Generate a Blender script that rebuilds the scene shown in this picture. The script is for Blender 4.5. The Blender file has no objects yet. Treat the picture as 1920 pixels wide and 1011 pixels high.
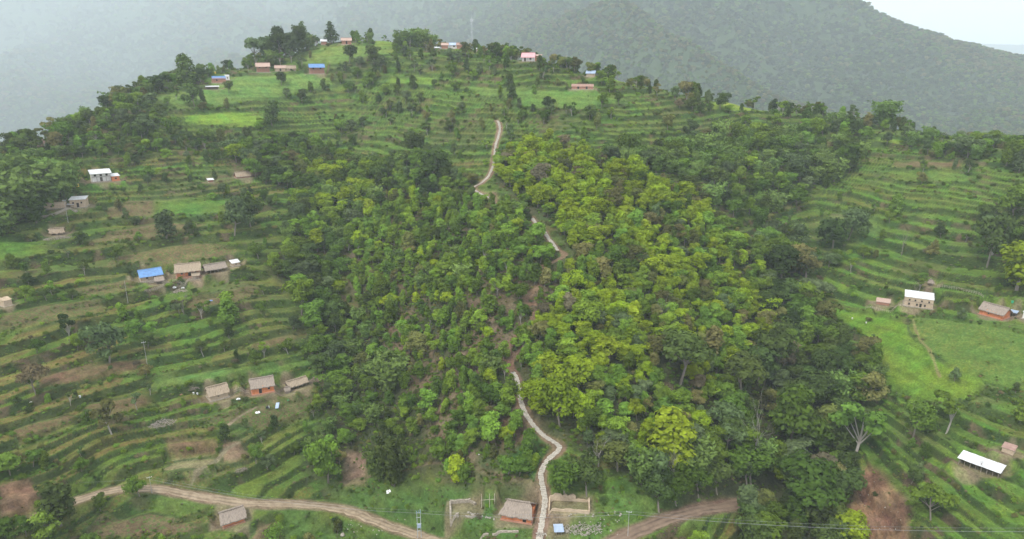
import bpy, math, random, time
import numpy as np
from mathutils import Vector, Matrix
T0 = time.time()
random.seed(7); RNG = np.random.default_rng(7)
S = bpy.context.scene
# ---------------------------------------------------------------- camera
PW, PH, F = 1920.0, 1011.0, 1321.0
TH = math.radians(17.0); CT, ST = math.cos(TH), math.sin(TH)
cd = bpy.data.cameras.new('camera'); cam = bpy.data.objects.new('camera', cd)
S.collection.objects.link(cam); S.camera = cam
cd.sensor_width = 36.0; cd.lens = F / PW * 36.0; cd.clip_start = 0.5; cd.clip_end = 20000
cam.location = (0, 0, 0); cam.rotation_euler = (math.pi / 2 - TH, 0, 0)
# ---------------------------------------------------------------- world, sun, exposure
SUN_EL, SUN_AZ = math.radians(58), math.radians(215)      # azimuth clockwise from +Y: behind the camera, to its left
w = bpy.data.worlds.new('World'); S.world = w; w.use_nodes = True
nt = w.node_tree; bg = nt.nodes['Background']
sky = nt.nodes.new('ShaderNodeTexSky'); sky.sky_type = 'NISHITA'; sky.sun_disc = False
sky.sun_elevation = SUN_EL; sky.sun_rotation = SUN_AZ; sky.air_density = 1.0; sky.dust_density = 2.5
tc = nt.nodes.new('ShaderNodeTexCoord'); mp = nt.nodes.new('ShaderNodeMapping')
mp.inputs['Scale'].default_value = (1, 1, 3.2)
nz = nt.nodes.new('ShaderNodeTexNoise'); nz.inputs['Scale'].default_value = 3.2
nz.inputs['Detail'].default_value = 7; nz.inputs['Roughness'].default_value = 0.5
cr = nt.nodes.new('ShaderNodeValToRGB')
cr.color_ramp.elements[0].position = 0.36; cr.color_ramp.elements[0].color = (0, 0, 0, 1)
cr.color_ramp.elements[1].position = 0.62; cr.color_ramp.elements[1].color = (1, 1, 1, 1)
cl = nt.nodes.new('ShaderNodeMixRGB'); cl.inputs[1].default_value = (7.6, 8.1, 8.9, 1); cl.inputs[2].default_value = (9.8, 10.0, 10.4, 1)
mx = nt.nodes.new('ShaderNodeMixRGB'); mx.inputs[0].default_value = 0.88
nt.links.new(tc.outputs['Generated'], mp.inputs[0]); nt.links.new(mp.outputs[0], nz.inputs[0])
nt.links.new(nz.outputs[0], cr.inputs[0]); nt.links.new(cr.outputs[0], cl.inputs[0])
nt.links.new(sky.outputs[0], mx.inputs[1]); nt.links.new(cl.outputs[0], mx.inputs[2])
nt.links.new(mx.outputs[0], bg.inputs[0]); bg.inputs[1].default_value = 0.135
sl = bpy.data.lights.new('sun', 'SUN'); so = bpy.data.objects.new('sun', sl); S.collection.objects.link(so)
sl.energy = 2.4; sl.angle = math.radians(9); sl.color = (1, 0.96, 0.88)
sd = Vector((math.sin(SUN_AZ) * math.cos(SUN_EL), math.cos(SUN_AZ) * math.cos(SUN_EL), math.sin(SUN_EL)))
so.rotation_euler = sd.to_track_quat('Z', 'Y').to_euler(); so.location = sd * 900
S.view_settings.view_transform = 'Standard'; S.view_settings.look = 'None'
S.view_settings.exposure = 0.52; S.view_settings.gamma = 1.0
S.render.engine = 'CYCLES'
c = S.cycles
c.use_denoising = True; c.max_bounces = 6; c.diffuse_bounces = 2; c.glossy_bounces = 1; c.transmission_bounces = 2
c.volume_bounces = 2; c.transparent_max_bounces = 6; c.use_adaptive_sampling = True; c.adaptive_threshold = 0.012
c.caustics_reflective = False; c.caustics_refractive = False
S.render.use_persistent_data = False
COL = S.collection

# ---------------------------------------------------------------- helpers: projection, noise
def ray(px, py):
    u, v = (px - PW / 2) / F, (py - PH / 2) / F
    return u, CT - v * ST, -ST - v * CT
def tanp(py):
    v = (py - PH / 2) / F
    return (ST + v * CT) / (CT - v * ST)
def project(x, y, z):
    d = y * CT - z * ST
    d = np.maximum(d, 1e-3)
    return x / d * F + PW / 2, -(y * ST + z * CT) / d * F + PH / 2, d
def _h(ix, iy, seed):
    n = (ix.astype(np.int64) * 374761393 + iy.astype(np.int64) * 668265263 + seed * 1274126177) & 0xffffffff
    n = ((n ^ (n >> 13)) * 1274126177) & 0xffffffff
    return ((n ^ (n >> 16)) & 0xffffff) / float(0xffffff)
def vnoise(x, y, seed=0):
    x = np.asarray(x, float); y = np.asarray(y, float)
    ix, iy = np.floor(x), np.floor(y); fx, fy = x - ix, y - iy
    fx = fx * fx * (3 - 2 * fx); fy = fy * fy * (3 - 2 * fy)
    a, b = _h(ix, iy, seed), _h(ix + 1, iy, seed); cc, d = _h(ix, iy + 1, seed), _h(ix + 1, iy + 1, seed)
    return (a * (1 - fx) + b * fx) * (1 - fy) + (cc * (1 - fx) + d * fx) * fy - 0.5      # -0.5 .. 0.5
def fbm(x, y, seed=0, o=4):
    r, a = 0, 1.0
    for i in range(o):
        r = r + a * vnoise(x * 2 ** i + 17.3 * i, y * 2 ** i - 9.1 * i, seed + i); a *= .5
    return r
def inpoly(px, py, poly):
    r = np.zeros(np.shape(px), bool); n = len(poly)
    for i in range(n):
        x1, y1 = poly[i]; x2, y2 = poly[(i + 1) % n]
        if y1 == y2: continue
        cnd = (y1 > py) != (y2 > py)
        r ^= cnd & (px < (x2 - x1) * (py - y1) / (y2 - y1) + x1)
    return r
def sstep(a, b, t):
    t = np.clip((t - a) / (b - a), 0, 1); return t * t * (3 - 2 * t)

# ---------------------------------------------------------------- base shape of the hill
COLS = [(-500, 440, 775, 165, .42), (-200, 345, 760, 182, .42), (0, 302, 740, 195, .42), (120, 240, 718, 206, .42), (250, 178, 690, 220, .42),
        (350, 150, 664, 232, .41), (450, 122, 640, 240, .40), (560, 97, 622, 256, .40), (640, 84, 618, 262, .40), (760, 82, 636, 244, .40),
        (880, 88, 676, 219, .41), (1000, 112, 700, 208, .42), (1100, 132, 700, 206, .42), (1200, 155, 685, 211, .42), (1300, 175, 665, 224, .42),
        (1400, 197, 650, 238, .42), (1500, 208, 640, 252, .42), (1600, 222, 648, 243, .42), (1700, 248, 663, 228, .42), (1810, 272, 686, 214, .42),
        (1920, 290, 713, 203, .42), (2150, 330, 750, 188, .42), (2500, 400, 790, 170, .42)]
CP = []
for (px, cy, ay, aY, s) in COLS:
    t1 = tanp(ay)
    for py in list(np.linspace(cy, 1120, 8)):
        Y = aY * (s + t1) / (s + tanp(py))
        rx, ry, rz = ray(px, py); k = Y / ry
        CP.append((rx * k, Y, rz * k))
    Y = aY * (s + t1) / (s + tanp(cy)); rx, ry, rz = ray(px, cy); k = Y / ry
    x0, z0 = rx * k, rz * k
    for dy, dz in ((45, -16), (110, -62), (220, -150), (380, -300)):
        CP.append((x0 * (Y + dy) / Y, Y + dy, z0 + dz))
    Y = aY * (s + t1) / (s + tanp(1120)); rx, ry, rz = ray(px, 1120); k = Y / ry
    for yy in (Y * .6, Y * .25):
        CP.append((rx * k * yy / Y, yy, rz * k - s * (Y - yy)))
CP = np.array(CP)
def tps_fit(P, reg=2.0):
    n = len(P); X = P[:, :2] / 100.0
    d = np.linalg.norm(X[:, None] - X[None], axis=2); K = np.where(d > 0, d * d * np.log(d + 1e-12), 0) + np.eye(n) * reg * .01
    A = np.zeros((n + 3, n + 3)); A[:n, :n] = K; A[:n, n] = 1; A[:n, n + 1:] = X
    A[n, :n] = 1; A[n + 1:, :n] = X.T
    return X, np.linalg.solve(A, np.append(P[:, 2], [0, 0, 0]))
def tps_eval(fit, x, y):
    X, wv = fit; n = len(X); x = x / 100.; y = y / 100.; out = wv[n] + wv[n + 1] * x + wv[n + 2] * y
    for i in range(n):
        r2 = (x - X[i, 0]) ** 2 + (y - X[i, 1]) ** 2
        out = out + wv[i] * .5 * r2 * np.log(r2 + 1e-12)
    return out
FIT = tps_fit(CP)
NJ, NI, KY, A0, Y0S = 1130, 1320, 0.0022, 75.0, 60.0
UM, XO = 0.76, 100.0
jj = np.arange(NJ); YR = A0 * np.exp(KY * jj) - Y0S
uu = np.linspace(-UM, UM, NI)
cj, ci = np.linspace(0, NJ - 1, 130), np.linspace(0, NI - 1, 160)
cY = A0 * np.exp(KY * cj) - Y0S
CX = np.interp(ci, np.arange(NI), uu)[None, :] * (cY[:, None] + XO); CYm = np.repeat(cY[:, None], 160, 1)
CZ = tps_eval(FIT, CX, CYm)
def gridlookup(Z, fj, fi):
    fj = np.clip(fj, 0, Z.shape[0] - 1.001); fi = np.clip(fi, 0, Z.shape[1] - 1.001)
    j, i = np.floor(fj).astype(int), np.floor(fi).astype(int); a, b = fj - j, fi - i
    return (Z[j, i] * (1 - a) + Z[j + 1, i] * a) * (1 - b) + (Z[j, i + 1] * (1 - a) + Z[j + 1, i + 1] * a) * b
JJ, II = np.meshgrid(np.arange(NJ), np.arange(NI), indexing='ij')
GX = uu[None, :] * (YR[:, None] + XO); GY = np.repeat(YR[:, None], NI, 1)
GZ = gridlookup(CZ, JJ * (129 / (NJ - 1)), II * (159 / (NI - 1)))
GZ = GZ + fbm(GX / 52, GY / 52, 3, 2) * 4.0
def hz(x, y, Z=None):
    Z = GZ if Z is None else Z
    x = np.asarray(x, float); y = np.asarray(y, float)
    fj = np.log((y + Y0S) / A0) / KY
    fi = (x / (y + XO) + UM) / (2 * UM) * (NI - 1)
    return gridlookup(Z, fj, fi)
def hit(px, py):
    rx, ry, rz = ray(px, py)
    Y = np.arange(60, 640, .5); k = Y / ry
    dz = rz * k - hz(rx * k, Y)
    b = np.where(dz < 0)[0]
    if len(b) == 0:
        m = int(np.argmin(dz[:900])); return rx * k[m], Y[m]
    m = b[0]
    if m == 0: return rx * k[0], Y[0]
    a = dz[m - 1] / (dz[m - 1] - dz[m]); yy = Y[m - 1] + .5 * a
    return rx * yy / ry, yy
BASE = GZ.copy()
# ---------------------------------------------------------------- regions, as outlines on the hillside (seen in photo pixels)
R = dict(
 rimbamboo=[(-80,330),(40,305),(120,325),(165,370),(120,405),(60,425),(0,450),(-80,460)],
 beltbamboo=[(1090,300),(1230,290),(1350,270),(1530,258),(1570,290),(1480,335),(1360,350),(1240,335)],
 lime=[(925,330),(950,285),(1040,268),(1130,300),(1250,350),(1330,400),(1400,470),(1440,560),(1430,690),(1330,760),(1290,850),(1200,880),(1110,860),(1060,830),(1000,760),(985,690),(1010,600),(1060,540),(1075,480),(1040,420),(960,370)],
 young=[(925,385),(990,400),(1045,470),(1060,530),(1010,600),(975,690),(985,740),(1040,830),(1020,880),(1000,925),(820,890),(800,780),(760,700),(700,620),(660,540),(640,450),(720,400),(830,370)],
 mixed=[(430,290),(560,262),(640,300),(700,315),(800,300),(870,330),(890,362),(830,370),(720,400),(640,450),(640,560),(600,560),(540,480),(535,420),(555,360),(470,330),(400,290)],
 leftrim=[(-300,470),(-300,300),(0,290),(120,225),(250,165),(330,150),(420,135),(470,115),(560,92),(700,80),(560,100),(520,120),(450,130),(400,140),(330,175),(280,180),(330,250),(430,262),(540,262),(560,290),(500,320),(470,330),(330,270),(250,310),(130,350),(60,420),(0,440)],
 gully=[(550,470),(610,520),(650,590),(640,650),(650,700),(640,760),(600,700),(590,620),(560,560),(480,480)],
 bamboo=[(610,660),(640,590),(700,590),(760,700),(800,780),(815,880),(780,900),(700,890),(640,860),(600,900),(560,880),(600,800)],
 dark=[(1290,640),(1330,500),(1440,440),(1520,480),(1520,560),(1560,640),(1640,690),(1620,760),(1600,850),(1610,930),(1600,1040),(1400,1040),(1380,935),(1280,960),(1170,900),(1130,870),(1200,880),(1290,850),(1330,760)],
 upright=[(1040,290),(1200,285),(1300,262),(1480,248),(1560,236),(1700,258),(1850,280),(1960,290),(2200,330),(2200,370),(1960,330),(1830,318),(1780,295),(1650,300),(1600,330),(1520,370),(1480,400),(1440,440),(1360,400),(1250,340),(1130,290)],
 rightwood=[(1830,420),(1960,390),(2100,420),(2100,560),(1920,520),(1870,490)],
 botleft=[(-100,860),(60,850),(160,870),(240,885),(180,905),(140,915),(120,990),(190,1030),(-100,1030)],
)
FIELDS = [  # outline, colour, crop-row share, name
 ([(198,387),(250,375),(293,372),(293,404),(210,408)], (.20,.15,.09), .5),
 ([(293,370),(420,372),(418,400),(293,404)], (.10,.20,.05), .2),
 ([(151,454),(230,430),(296,414),(390,420),(336,441),(235,451)], (.20,.15,.09), .7),
 ([(215,474),(300,460),(370,454),(471,464),(404,484),(303,498),(232,491)], (.20,.16,.085), .9),
 ([(131,542),(252,521),(249,542),(168,555)], (.19,.15,.085), .6),
 ([(0,444),(60,454),(118,468),(34,485),(-40,500),(-40,440)], (.10,.20,.04), .1),
 ([(0,590),(80,570),(200,560),(190,580),(60,610),(0,620)], (.18,.15,.08), .8),
 ([(340,560),(470,535),(500,545),(420,570),(360,580)], (.20,.15,.09), .6),
 ([(74,728),(81,698),(195,681),(279,671),(276,691),(188,708)], (.21,.14,.09), .2),
 ([(300,700),(437,690),(572,672),(600,660),(590,682),(538,694),(437,708),(303,724),(256,722)], (.10,.21,.07), .1),
 ([(161,990),(188,964),(286,960),(400,984),(387,997),(168,1012)], (.17,.13,.08), .8),
 ([(363,785),(478,758),(572,738),(610,748),(572,782),(488,805),(404,792)], (.16,.14,.075), 1.),
 ([(150,760),(260,740),(300,748),(200,782)], (.21,.15,.09), .3),
 ([(20,800),(120,775),(150,785),(40,830)], (.20,.15,.085), .5),
 ([(590,706),(640,690),(630,720),(600,730)], (.18,.15,.08), .3),
 ([(410,863),(420,826),(451,826),(474,846),(447,866)], (.30,.21,.155), 0),
 ([(326,859),(404,855),(384,886),(303,883)], (.30,.27,.16), 0),
 ([(427,744),(470,728),(525,728),(532,740),(440,750)], (.24,.18,.12), 0),
 ([(462,1012),(482,974),(528,972),(530,1012)], (.22,.165,.11), 0),
 ([(470,640),(600,610),(590,630),(480,655)], (.19,.15,.08), .5),
 ([(1515,562),(1600,572),(1700,596),(1717,629),(1751,670),(1805,680),(1832,698),(1845,725),(1805,748),(1717,752),(1643,715),(1643,643),(1576,599)], (.115,.24,.035), .05),
 ([(1643,650),(1740,672),(1805,680),(1835,700),(1845,725),(1805,748),(1717,752),(1643,715)], (.135,.24,.04), .05),
 ([(1707,596),(1832,596),(1960,619),(1960,740),(1850,720),(1832,700),(1734,653)], (.115,.19,.055), 1.),
 ([(1677,303),(1805,300),(1798,316),(1670,312)], (.22,.16,.10), .1),
 ([(1560,400),(1600,398),(1590,420),(1545,420)], (.18,.16,.085), .4),
 ([(1640,320),(1780,318),(1840,340),(1700,340)], (.12,.20,.06), .3),
 ([(1540,408),(1640,405),(1660,440),(1600,450),(1540,430)], (.12,.21,.08), .7),
 ([(289,182),(370,165),(464,138),(572,134),(650,150),(540,178),(437,195),(330,205)], (.14,.26,.09), .3),
 ([(343,215),(430,208),(501,215),(510,235),(437,238),(350,230)], (.19,.34,.06), .1),
 ([(520,110),(615,84),(700,82),(760,92),(640,120),(560,126)], (.15,.24,.08), .1),
 ([(700,75),(790,75),(830,82),(700,86)], (.19,.31,.07), .1),
 ([(721,143),(828,144),(822,158),(727,157)], (.17,.31,.07), .1),
 ([(870,160),(1100,168),(1110,190),(900,180)], (.13,.24,.08), .1),
 ([(1090,128),(1170,140),(1260,160),(1250,172),(1130,150)], (.19,.32,.06), .1),
 ([(1330,190),(1450,197),(1460,210),(1330,205)], (.21,.31,.06), .1),  # sunlit patch of the crest meadow, painted in as a paler green
 ([(1650,255),(1700,262),(1680,270),(1640,265)], (.20,.31,.06), .1),
 ([(950,180),(1080,165),(1200,190),(1100,205),(980,200)], (.12,.23,.07), .1),
]
BARE = [  # dug or bare earth
 ([(1626,869),(1663,896),(1677,920),(1702,942),(1712,1040),(1600,1040),(1593,957),(1608,906)], (.27,.155,.09)),
 ([(313,826),(407,824),(404,847),(316,849)], (.20,.12,.075)),
 ([(0,905),(50,900),(80,930),(60,965),(0,975)], (.24,.15,.09)),
 ([(640,880),(650,845),(690,850),(685,900),(640,912)], (.22,.15,.10)),
 ([(850,820),(870,815),(900,860),(885,870)], (.24,.18,.12)),
 ([(870,365),(930,358),(930,385),(880,378)], (.27,.17,.12)),
 ([(60,270),(90,245),(100,250),(80,280)], (.25,.17,.12)),
 ([(232,228),(240,208),(246,212),(240,235)], (.30,.22,.15)),
 ([(440,320),(500,318),(490,330),(430,332)], (.26,.17,.11)),
 ([(962,715),(976,712),(998,780),(985,785),(968,740)], (.27,.17,.115)),
]
ROAD = [(40,985),(90,955),(150,930),(205,915),(250,911),(300,914),(380,924),(470,936),(560,945),(640,957),(700,974),(760,993),(820,1012),(860,1030)]
ROAD2 = [(1130,1030),(1165,1008),(1200,990),(1240,974),(1280,962),(1320,952),(1360,947),(1400,945)]
PATH = [(1008,1035),(1012,1000),(1018,960),(1022,925),(1015,895),(1016,880),(1030,858),(1050,835),(1022,818),(1000,797),(985,775),(976,750),(972,722),(966,705),(958,693)]
PATH2 = [(1046,468),(1036,455),(1026,442),(1018,430),(1004,417),(996,406)]
PATH3 = [(928,380),(915,368),(890,356),(888,350),(900,343),(915,330),(924,312),(927,292),(929,272),(936,248),(937,236),(932,222)]
TRACK = [(1046,468),(1060,478),(1035,492),(1005,508),(1018,525),(1000,545),(985,560),(1005,580),(998,605),(975,625),(955,648),(952,670),(958,693)]
TRAIL = [(428,797),(445,782),(465,770),(480,762)]
TRAIL2 = [(1712,598),(1722,630),(1745,660),(1756,690),(1762,705)]
TRAIL3 = [(640,900),(700,890),(800,870),(860,868),(930,890),(1010,905)]
TRAIL4 = [(330,912),(365,893),(395,875),(410,855),(425,840),(448,830)]
def densify(pl, step):
    P = [Vector(hit(*p) + (0,)) for p in pl]; out = [P[0]]
    # Catmull-Rom through the points
    Q = [P[0] * 2 - P[1]] + P + [P[-1] * 2 - P[-2]]
    for i in range(1, len(Q) - 2):
        n = max(2, int((Q[i + 1] - Q[i]).length / step))
        for k in range(1, n + 1):
            t = k / n; a, b, cc, d = Q[i - 1], Q[i], Q[i + 1], Q[i + 2]
            out.append(.5 * ((2 * b) + (cc - a) * t + (2 * a - 5 * b + 4 * cc - d) * t * t + (3 * b - a - 3 * cc + d) * t ** 3))
    return np.array([(p.x, p.y) for p in out])
def smooth1(a, n):
    k = np.ones(n) / n; p = np.pad(a, n // 2, mode='edge'); return np.convolve(p, k, 'same')[n // 2: n // 2 + len(a)]
LINES = dict(road=densify(ROAD, 1.5), road2=densify(ROAD2, 1.5), path=densify(PATH, 1.2), path2=densify(PATH2, 1.2), path3=densify(PATH3, 1.2),
             track=densify(TRACK, 1.5), trail=densify(TRAIL, 1.5), trail2=densify(TRAIL2, 1.5), trail3=densify(TRAIL3, 2), trail4=densify(TRAIL4, 2))
ppx, ppy, _ = project(GX, GY, GZ)
wob = fbm(GX / 9, GY / 9, 21, 3)
wob2 = fbm(GX / 9, GY / 9, 31, 3)
scl = 1321 / np.maximum(GY, 50)
jx, jy = ppx + wob * 3 * scl, ppy + wob2 * 1.2 * scl
MASK = {k: inpoly(jx, jy, v) for k, v in R.items()}
forest = MASK['lime'] | MASK['young'] | MASK['bamboo'] | MASK['dark'] | MASK['gully']
def blur(a, n):
    a = a.astype(float)
    for ax in (0, 1):
        cs = np.cumsum(np.concatenate([np.repeat(np.take(a, [0], ax), n, ax), a, np.repeat(np.take(a, [-1], ax), n, ax)], ax), ax)
        m = a.shape[ax]
        a = (np.take(cs, np.arange(2 * n, 2 * n + m) , ax) - np.take(cs, np.arange(0, m), ax)) / (2 * n)
    return a
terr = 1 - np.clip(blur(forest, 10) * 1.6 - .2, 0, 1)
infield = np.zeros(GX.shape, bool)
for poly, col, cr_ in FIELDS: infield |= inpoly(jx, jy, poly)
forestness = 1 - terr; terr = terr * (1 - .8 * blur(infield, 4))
# terraces
lv = [-420.0]
while lv[-1] < 120: lv.append(lv[-1] + (random.choice([1.4, 1.9, 2.4, 3.0, 4.0]) if lv[-1] < -45 else random.choice([1.6, 2.1, 2.6, 3.3])))
lv = np.array(lv)
q = GZ + fbm(GX / 70, GY / 70, 41, 2) * 4.5 + fbm(GX / 16, GY / 16, 55, 3) * .95 + fbm(GX / 38, GY / 38, 57, 2) * 2.2
k = np.clip(np.searchsorted(lv, q) - 1, 0, len(lv) - 2); L0, L1 = lv[k], lv[k + 1]; t = (q - L0) / (L1 - L0)
LEVEL = k; TT = t
near_top = sstep(330, 420, GY)
wide = sstep(260, 340, GY) * .16; prof = .12 * t + .88 * sstep(.72 - wide, .93 + wide * .4, t)
GZ = GZ + terr * ((L0 + (L1 - L0) * prof) - q) + fbm(GX / 5, GY / 5, 61, 3) * .5 * (1 - terr * .8)
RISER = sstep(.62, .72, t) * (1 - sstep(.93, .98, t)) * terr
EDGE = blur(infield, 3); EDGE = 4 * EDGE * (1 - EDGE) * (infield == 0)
# dug pit, slip, roads, pads
def polymask(poly, soft=6):
    return np.clip(blur(inpoly(ppx, ppy, poly), soft) * 1.0, 0, 1)
slip = polymask(BARE[0][0], 10)
GZ = GZ - slip * (3.4 + fbm(GX / 2.2, GY / 7, 77, 4) * 3.6 - abs(fbm(GX / 1.6, GY / 9, 78, 2)) * 1.5)
def carve(line, hw, fall, smooth=9, drop=0.0):
    global GZ
    H = smooth1(hz(line[:, 0], line[:, 1]), smooth) + drop
    x0, x1, y0, y1 = line[:, 0].min() - 12, line[:, 0].max() + 12, line[:, 1].min() - 12, line[:, 1].max() + 12
    sel = (GX > x0) & (GX < x1) & (GY > y0) & (GY < y1)
    px_, py_ = GX[sel], GY[sel]; best = np.full(px_.shape, 1e9); bh = np.zeros(px_.shape)
    for i in range(len(line) - 1):
        ax, ay = line[i]; bx, by = line[i + 1]; dx, dy = bx - ax, by - ay; LL = dx * dx + dy * dy + 1e-9
        tt = np.clip(((px_ - ax) * dx + (py_ - ay) * dy) / LL, 0, 1)
        d = np.hypot(px_ - ax - tt * dx, py_ - ay - tt * dy); m = d < best
        best[m] = d[m]; bh[m] = (H[i] + (H[i + 1] - H[i]) * tt)[m]
    wgt = 1 - sstep(hw, hw + fall, best)
    z = GZ[sel]; GZ[sel] = z * (1 - wgt) + bh * wgt
    D = np.full(GX.shape, 1e9); D[sel] = best
    return H, D
HL = {}; DL = {}
for kx, hw, fl, sm in (('road', 3.2, 2.5, 15), ('road2', 3.2, 2.5, 15), ('path', 1.5, 1.6, 5), ('path2', 1.4, 1.5, 5), ('path3', 1.5, 1.5, 5), ('track', 1.2, 1.2, 5),
                      ('trail', .7, .8, 3), ('trail2', .6, .8, 3), ('trail3', .8, 1, 5), ('trail4', .5, .8, 5)):
    HL[kx], DL[kx] = carve(LINES[kx], hw, fl, sm)
PADS = []
def pad(x, y, rx, ry, yaw, fall=2.0, z=None):
    """level ground for a building: an oblong of half sizes rx, ry"""
    global GZ
    sel = (abs(GX - x) < rx + ry + 8) & (abs(GY - y) < rx + ry + 8)
    if z is None: z = float(hz(x, y))
    cx, sx = math.cos(-yaw), math.sin(-yaw); dx, dy = GX[sel] - x, GY[sel] - y
    lx, ly = dx * cx - dy * sx, dx * sx + dy * cx
    d = np.hypot(np.maximum(abs(lx) - rx, 0), np.maximum(abs(ly) - ry, 0)); wgt = 1 - sstep(0, fall, d)
    GZ[sel] = GZ[sel] * (1 - wgt) + z * wgt; PADS.append((x, y, rx, ry, yaw)); return z
def site(px, py):
    """photo point -> place on the hillside and the turn that faces the viewer"""
    x, y = hit(px, py); z = float(hz(x, y)); return x, y, z, math.atan2(-x, y)

# ---------------------------------------------------------------- object helpers
def tag(o, label=None, cat=None, group=None, kind=None):
    if label: o['label'] = label
    if cat: o['category'] = cat
    if group: o['group'] = group
    if kind: o['kind'] = kind
    return o
def empty(name, loc, rz=0, scale=None):
    o = bpy.data.objects.new(name, None); COL.objects.link(o); o.location = loc; o.rotation_euler = (0, 0, rz)
    o.empty_display_size = .5
    if scale: o.scale = scale
    return o
def mesh_np(name, V, Fc, mats=(), smooth=False):
    me = bpy.data.meshes.new(name); V = np.asarray(V, np.float32); Fc = np.asarray(Fc, np.int32)
    me.vertices.add(len(V)); me.vertices.foreach_set('co', V.ravel())
    n = Fc.shape[1]; me.loops.add(Fc.size); me.loops.foreach_set('vertex_index', Fc.ravel())
    me.polygons.add(len(Fc)); me.polygons.foreach_set('loop_start', np.arange(0, Fc.size, n, dtype=np.int32))
    me.polygons.foreach_set('loop_total', np.full(len(Fc), n, np.int32))
    if smooth: me.polygons.foreach_set('use_smooth', np.ones(len(Fc), bool))
    for m in mats: me.materials.append(m)
    me.update(calc_edges=True); return me
class MB:
    """collects boxes, bars and sheets into one mesh"""
    def __init__(s): s.v, s.f = [], []
    def add(s, vs, fs):
        b = len(s.v); s.v += [tuple(v) for v in vs]; s.f += [tuple(i + b for i in f) for f in fs]; return s
    def box(s, x0, x1, y0, y1, z0, z1):
        return s.add([(x0,y0,z0),(x1,y0,z0),(x1,y1,z0),(x0,y1,z0),(x0,y0,z1),(x1,y0,z1),(x1,y1,z1),(x0,y1,z1)],
                     [(3,2,1,0),(4,5,6,7),(0,1,5,4),(1,2,6,5),(2,3,7,6),(3,0,4,7)])
    def bar(s, a, b, r, r2=None, n=6):
        a, b = Vector(a), Vector(b); r2 = r if r2 is None else r2; d = (b - a)
        if d.length < 1e-6: return s
        d.normalize(); u = d.orthogonal().normalized(); v = d.cross(u); vs = []
        for p, rr in ((a, r), (b, r2)):
            for i in range(n):
                an = 2 * math.pi * i / n; vs.append(p + u * math.cos(an) * rr + v * math.sin(an) * rr)
        return s.add(vs, [(i, (i + 1) % n, n + (i + 1) % n, n + i) for i in range(n)] + [tuple(range(n))[::-1], tuple(range(n, 2 * n))])
    def prism(s, prof, x0, x1):
        """outline in (y,z) pushed along x"""
        n = len(prof); vs = [(x0, y, z) for y, z in prof] + [(x1, y, z) for y, z in prof]
        return s.add(vs, [(i, (i + 1) % n, n + (i + 1) % n, n + i) for i in range(n)] + [tuple(range(n))[::-1], tuple(range(n, 2 * n))])
    def build(s, name, mat, parent=None, loc=None, bevel=0):
        me = bpy.data.meshes.new(name); me.from_pydata(s.v, [], s.f); me.materials.append(mat); me.update()
        o = bpy.data.objects.new(name, me); COL.objects.link(o)
        if parent: o.parent = parent
        if loc: o.location = loc
        if bevel:
            b = o.modifiers.new('bevel', 'BEVEL'); b.width = bevel; b.segments = 1; b.limit_method = 'ANGLE'
        return o

# ---------------------------------------------------------------- materials
def newmat(name):
    m = bpy.data.materials.new(name); m.use_nodes = True; n = m.node_tree; b = n.nodes['Principled BSDF']; return m, n, b
def N(n, typ, **kw):
    o = n.nodes.new(typ)
    for k_, v_ in kw.items():
        if k_ in o.inputs: o.inputs[k_].default_value = v_
        else: setattr(o, k_, v_)
    return o
def noisy(name, c1, c2, scale=1.0, rough=.9, bump=.3, bscale=None, stretch=(1, 1, 1), metal=0, stripes=None, detail=5, obj_random=0.0, spec=.15):
    m, n, b = newmat(name); L = n.links.new
    tcx = N(n, 'ShaderNodeTexCoord'); mpx = N(n, 'ShaderNodeMapping'); mpx.inputs['Scale'].default_value = stretch
    L(tcx.outputs['Object'], mpx.inputs[0])
    nz_ = N(n, 'ShaderNodeTexNoise', Scale=scale, Detail=detail, Roughness=.65); L(mpx.outputs[0], nz_.inputs['Vector'])
    rmp = N(n, 'ShaderNodeValToRGB'); rmp.color_ramp.elements[0].position = .32; rmp.color_ramp.elements[1].position = .68
    rmp.color_ramp.elements[0].color = (*c1, 1); rmp.color_ramp.elements[1].color = (*c2, 1)
    L(nz_.outputs[0], rmp.inputs[0]); L(rmp.outputs[0], b.inputs['Base Color'])
    b.inputs['Roughness'].default_value = rough; b.inputs['Metallic'].default_value = metal; b.inputs['Specular IOR Level'].default_value = spec
    bp = N(n, 'ShaderNodeBump', Strength=min(1, bump * 2), Distance=.06)
    n2 = N(n, 'ShaderNodeTexNoise', Scale=bscale or scale * 4, Detail=4); L(mpx.outputs[0], n2.inputs['Vector'])
    if stripes:
        wv = N(n, 'ShaderNodeTexWave', Scale=stripes); wv.bands_direction = 'X'; L(tcx.outputs['Object'], wv.inputs['Vector'])
        ad = N(n, 'ShaderNodeMath', operation='ADD'); L(wv.outputs['Fac'], ad.inputs[0]); L(n2.outputs[0], ad.inputs[1]); L(ad.outputs[0], bp.inputs['Height'])
    else: L(n2.outputs[0], bp.inputs['Height'])
    L(bp.outputs[0], b.inputs['Normal']); return m
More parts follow.
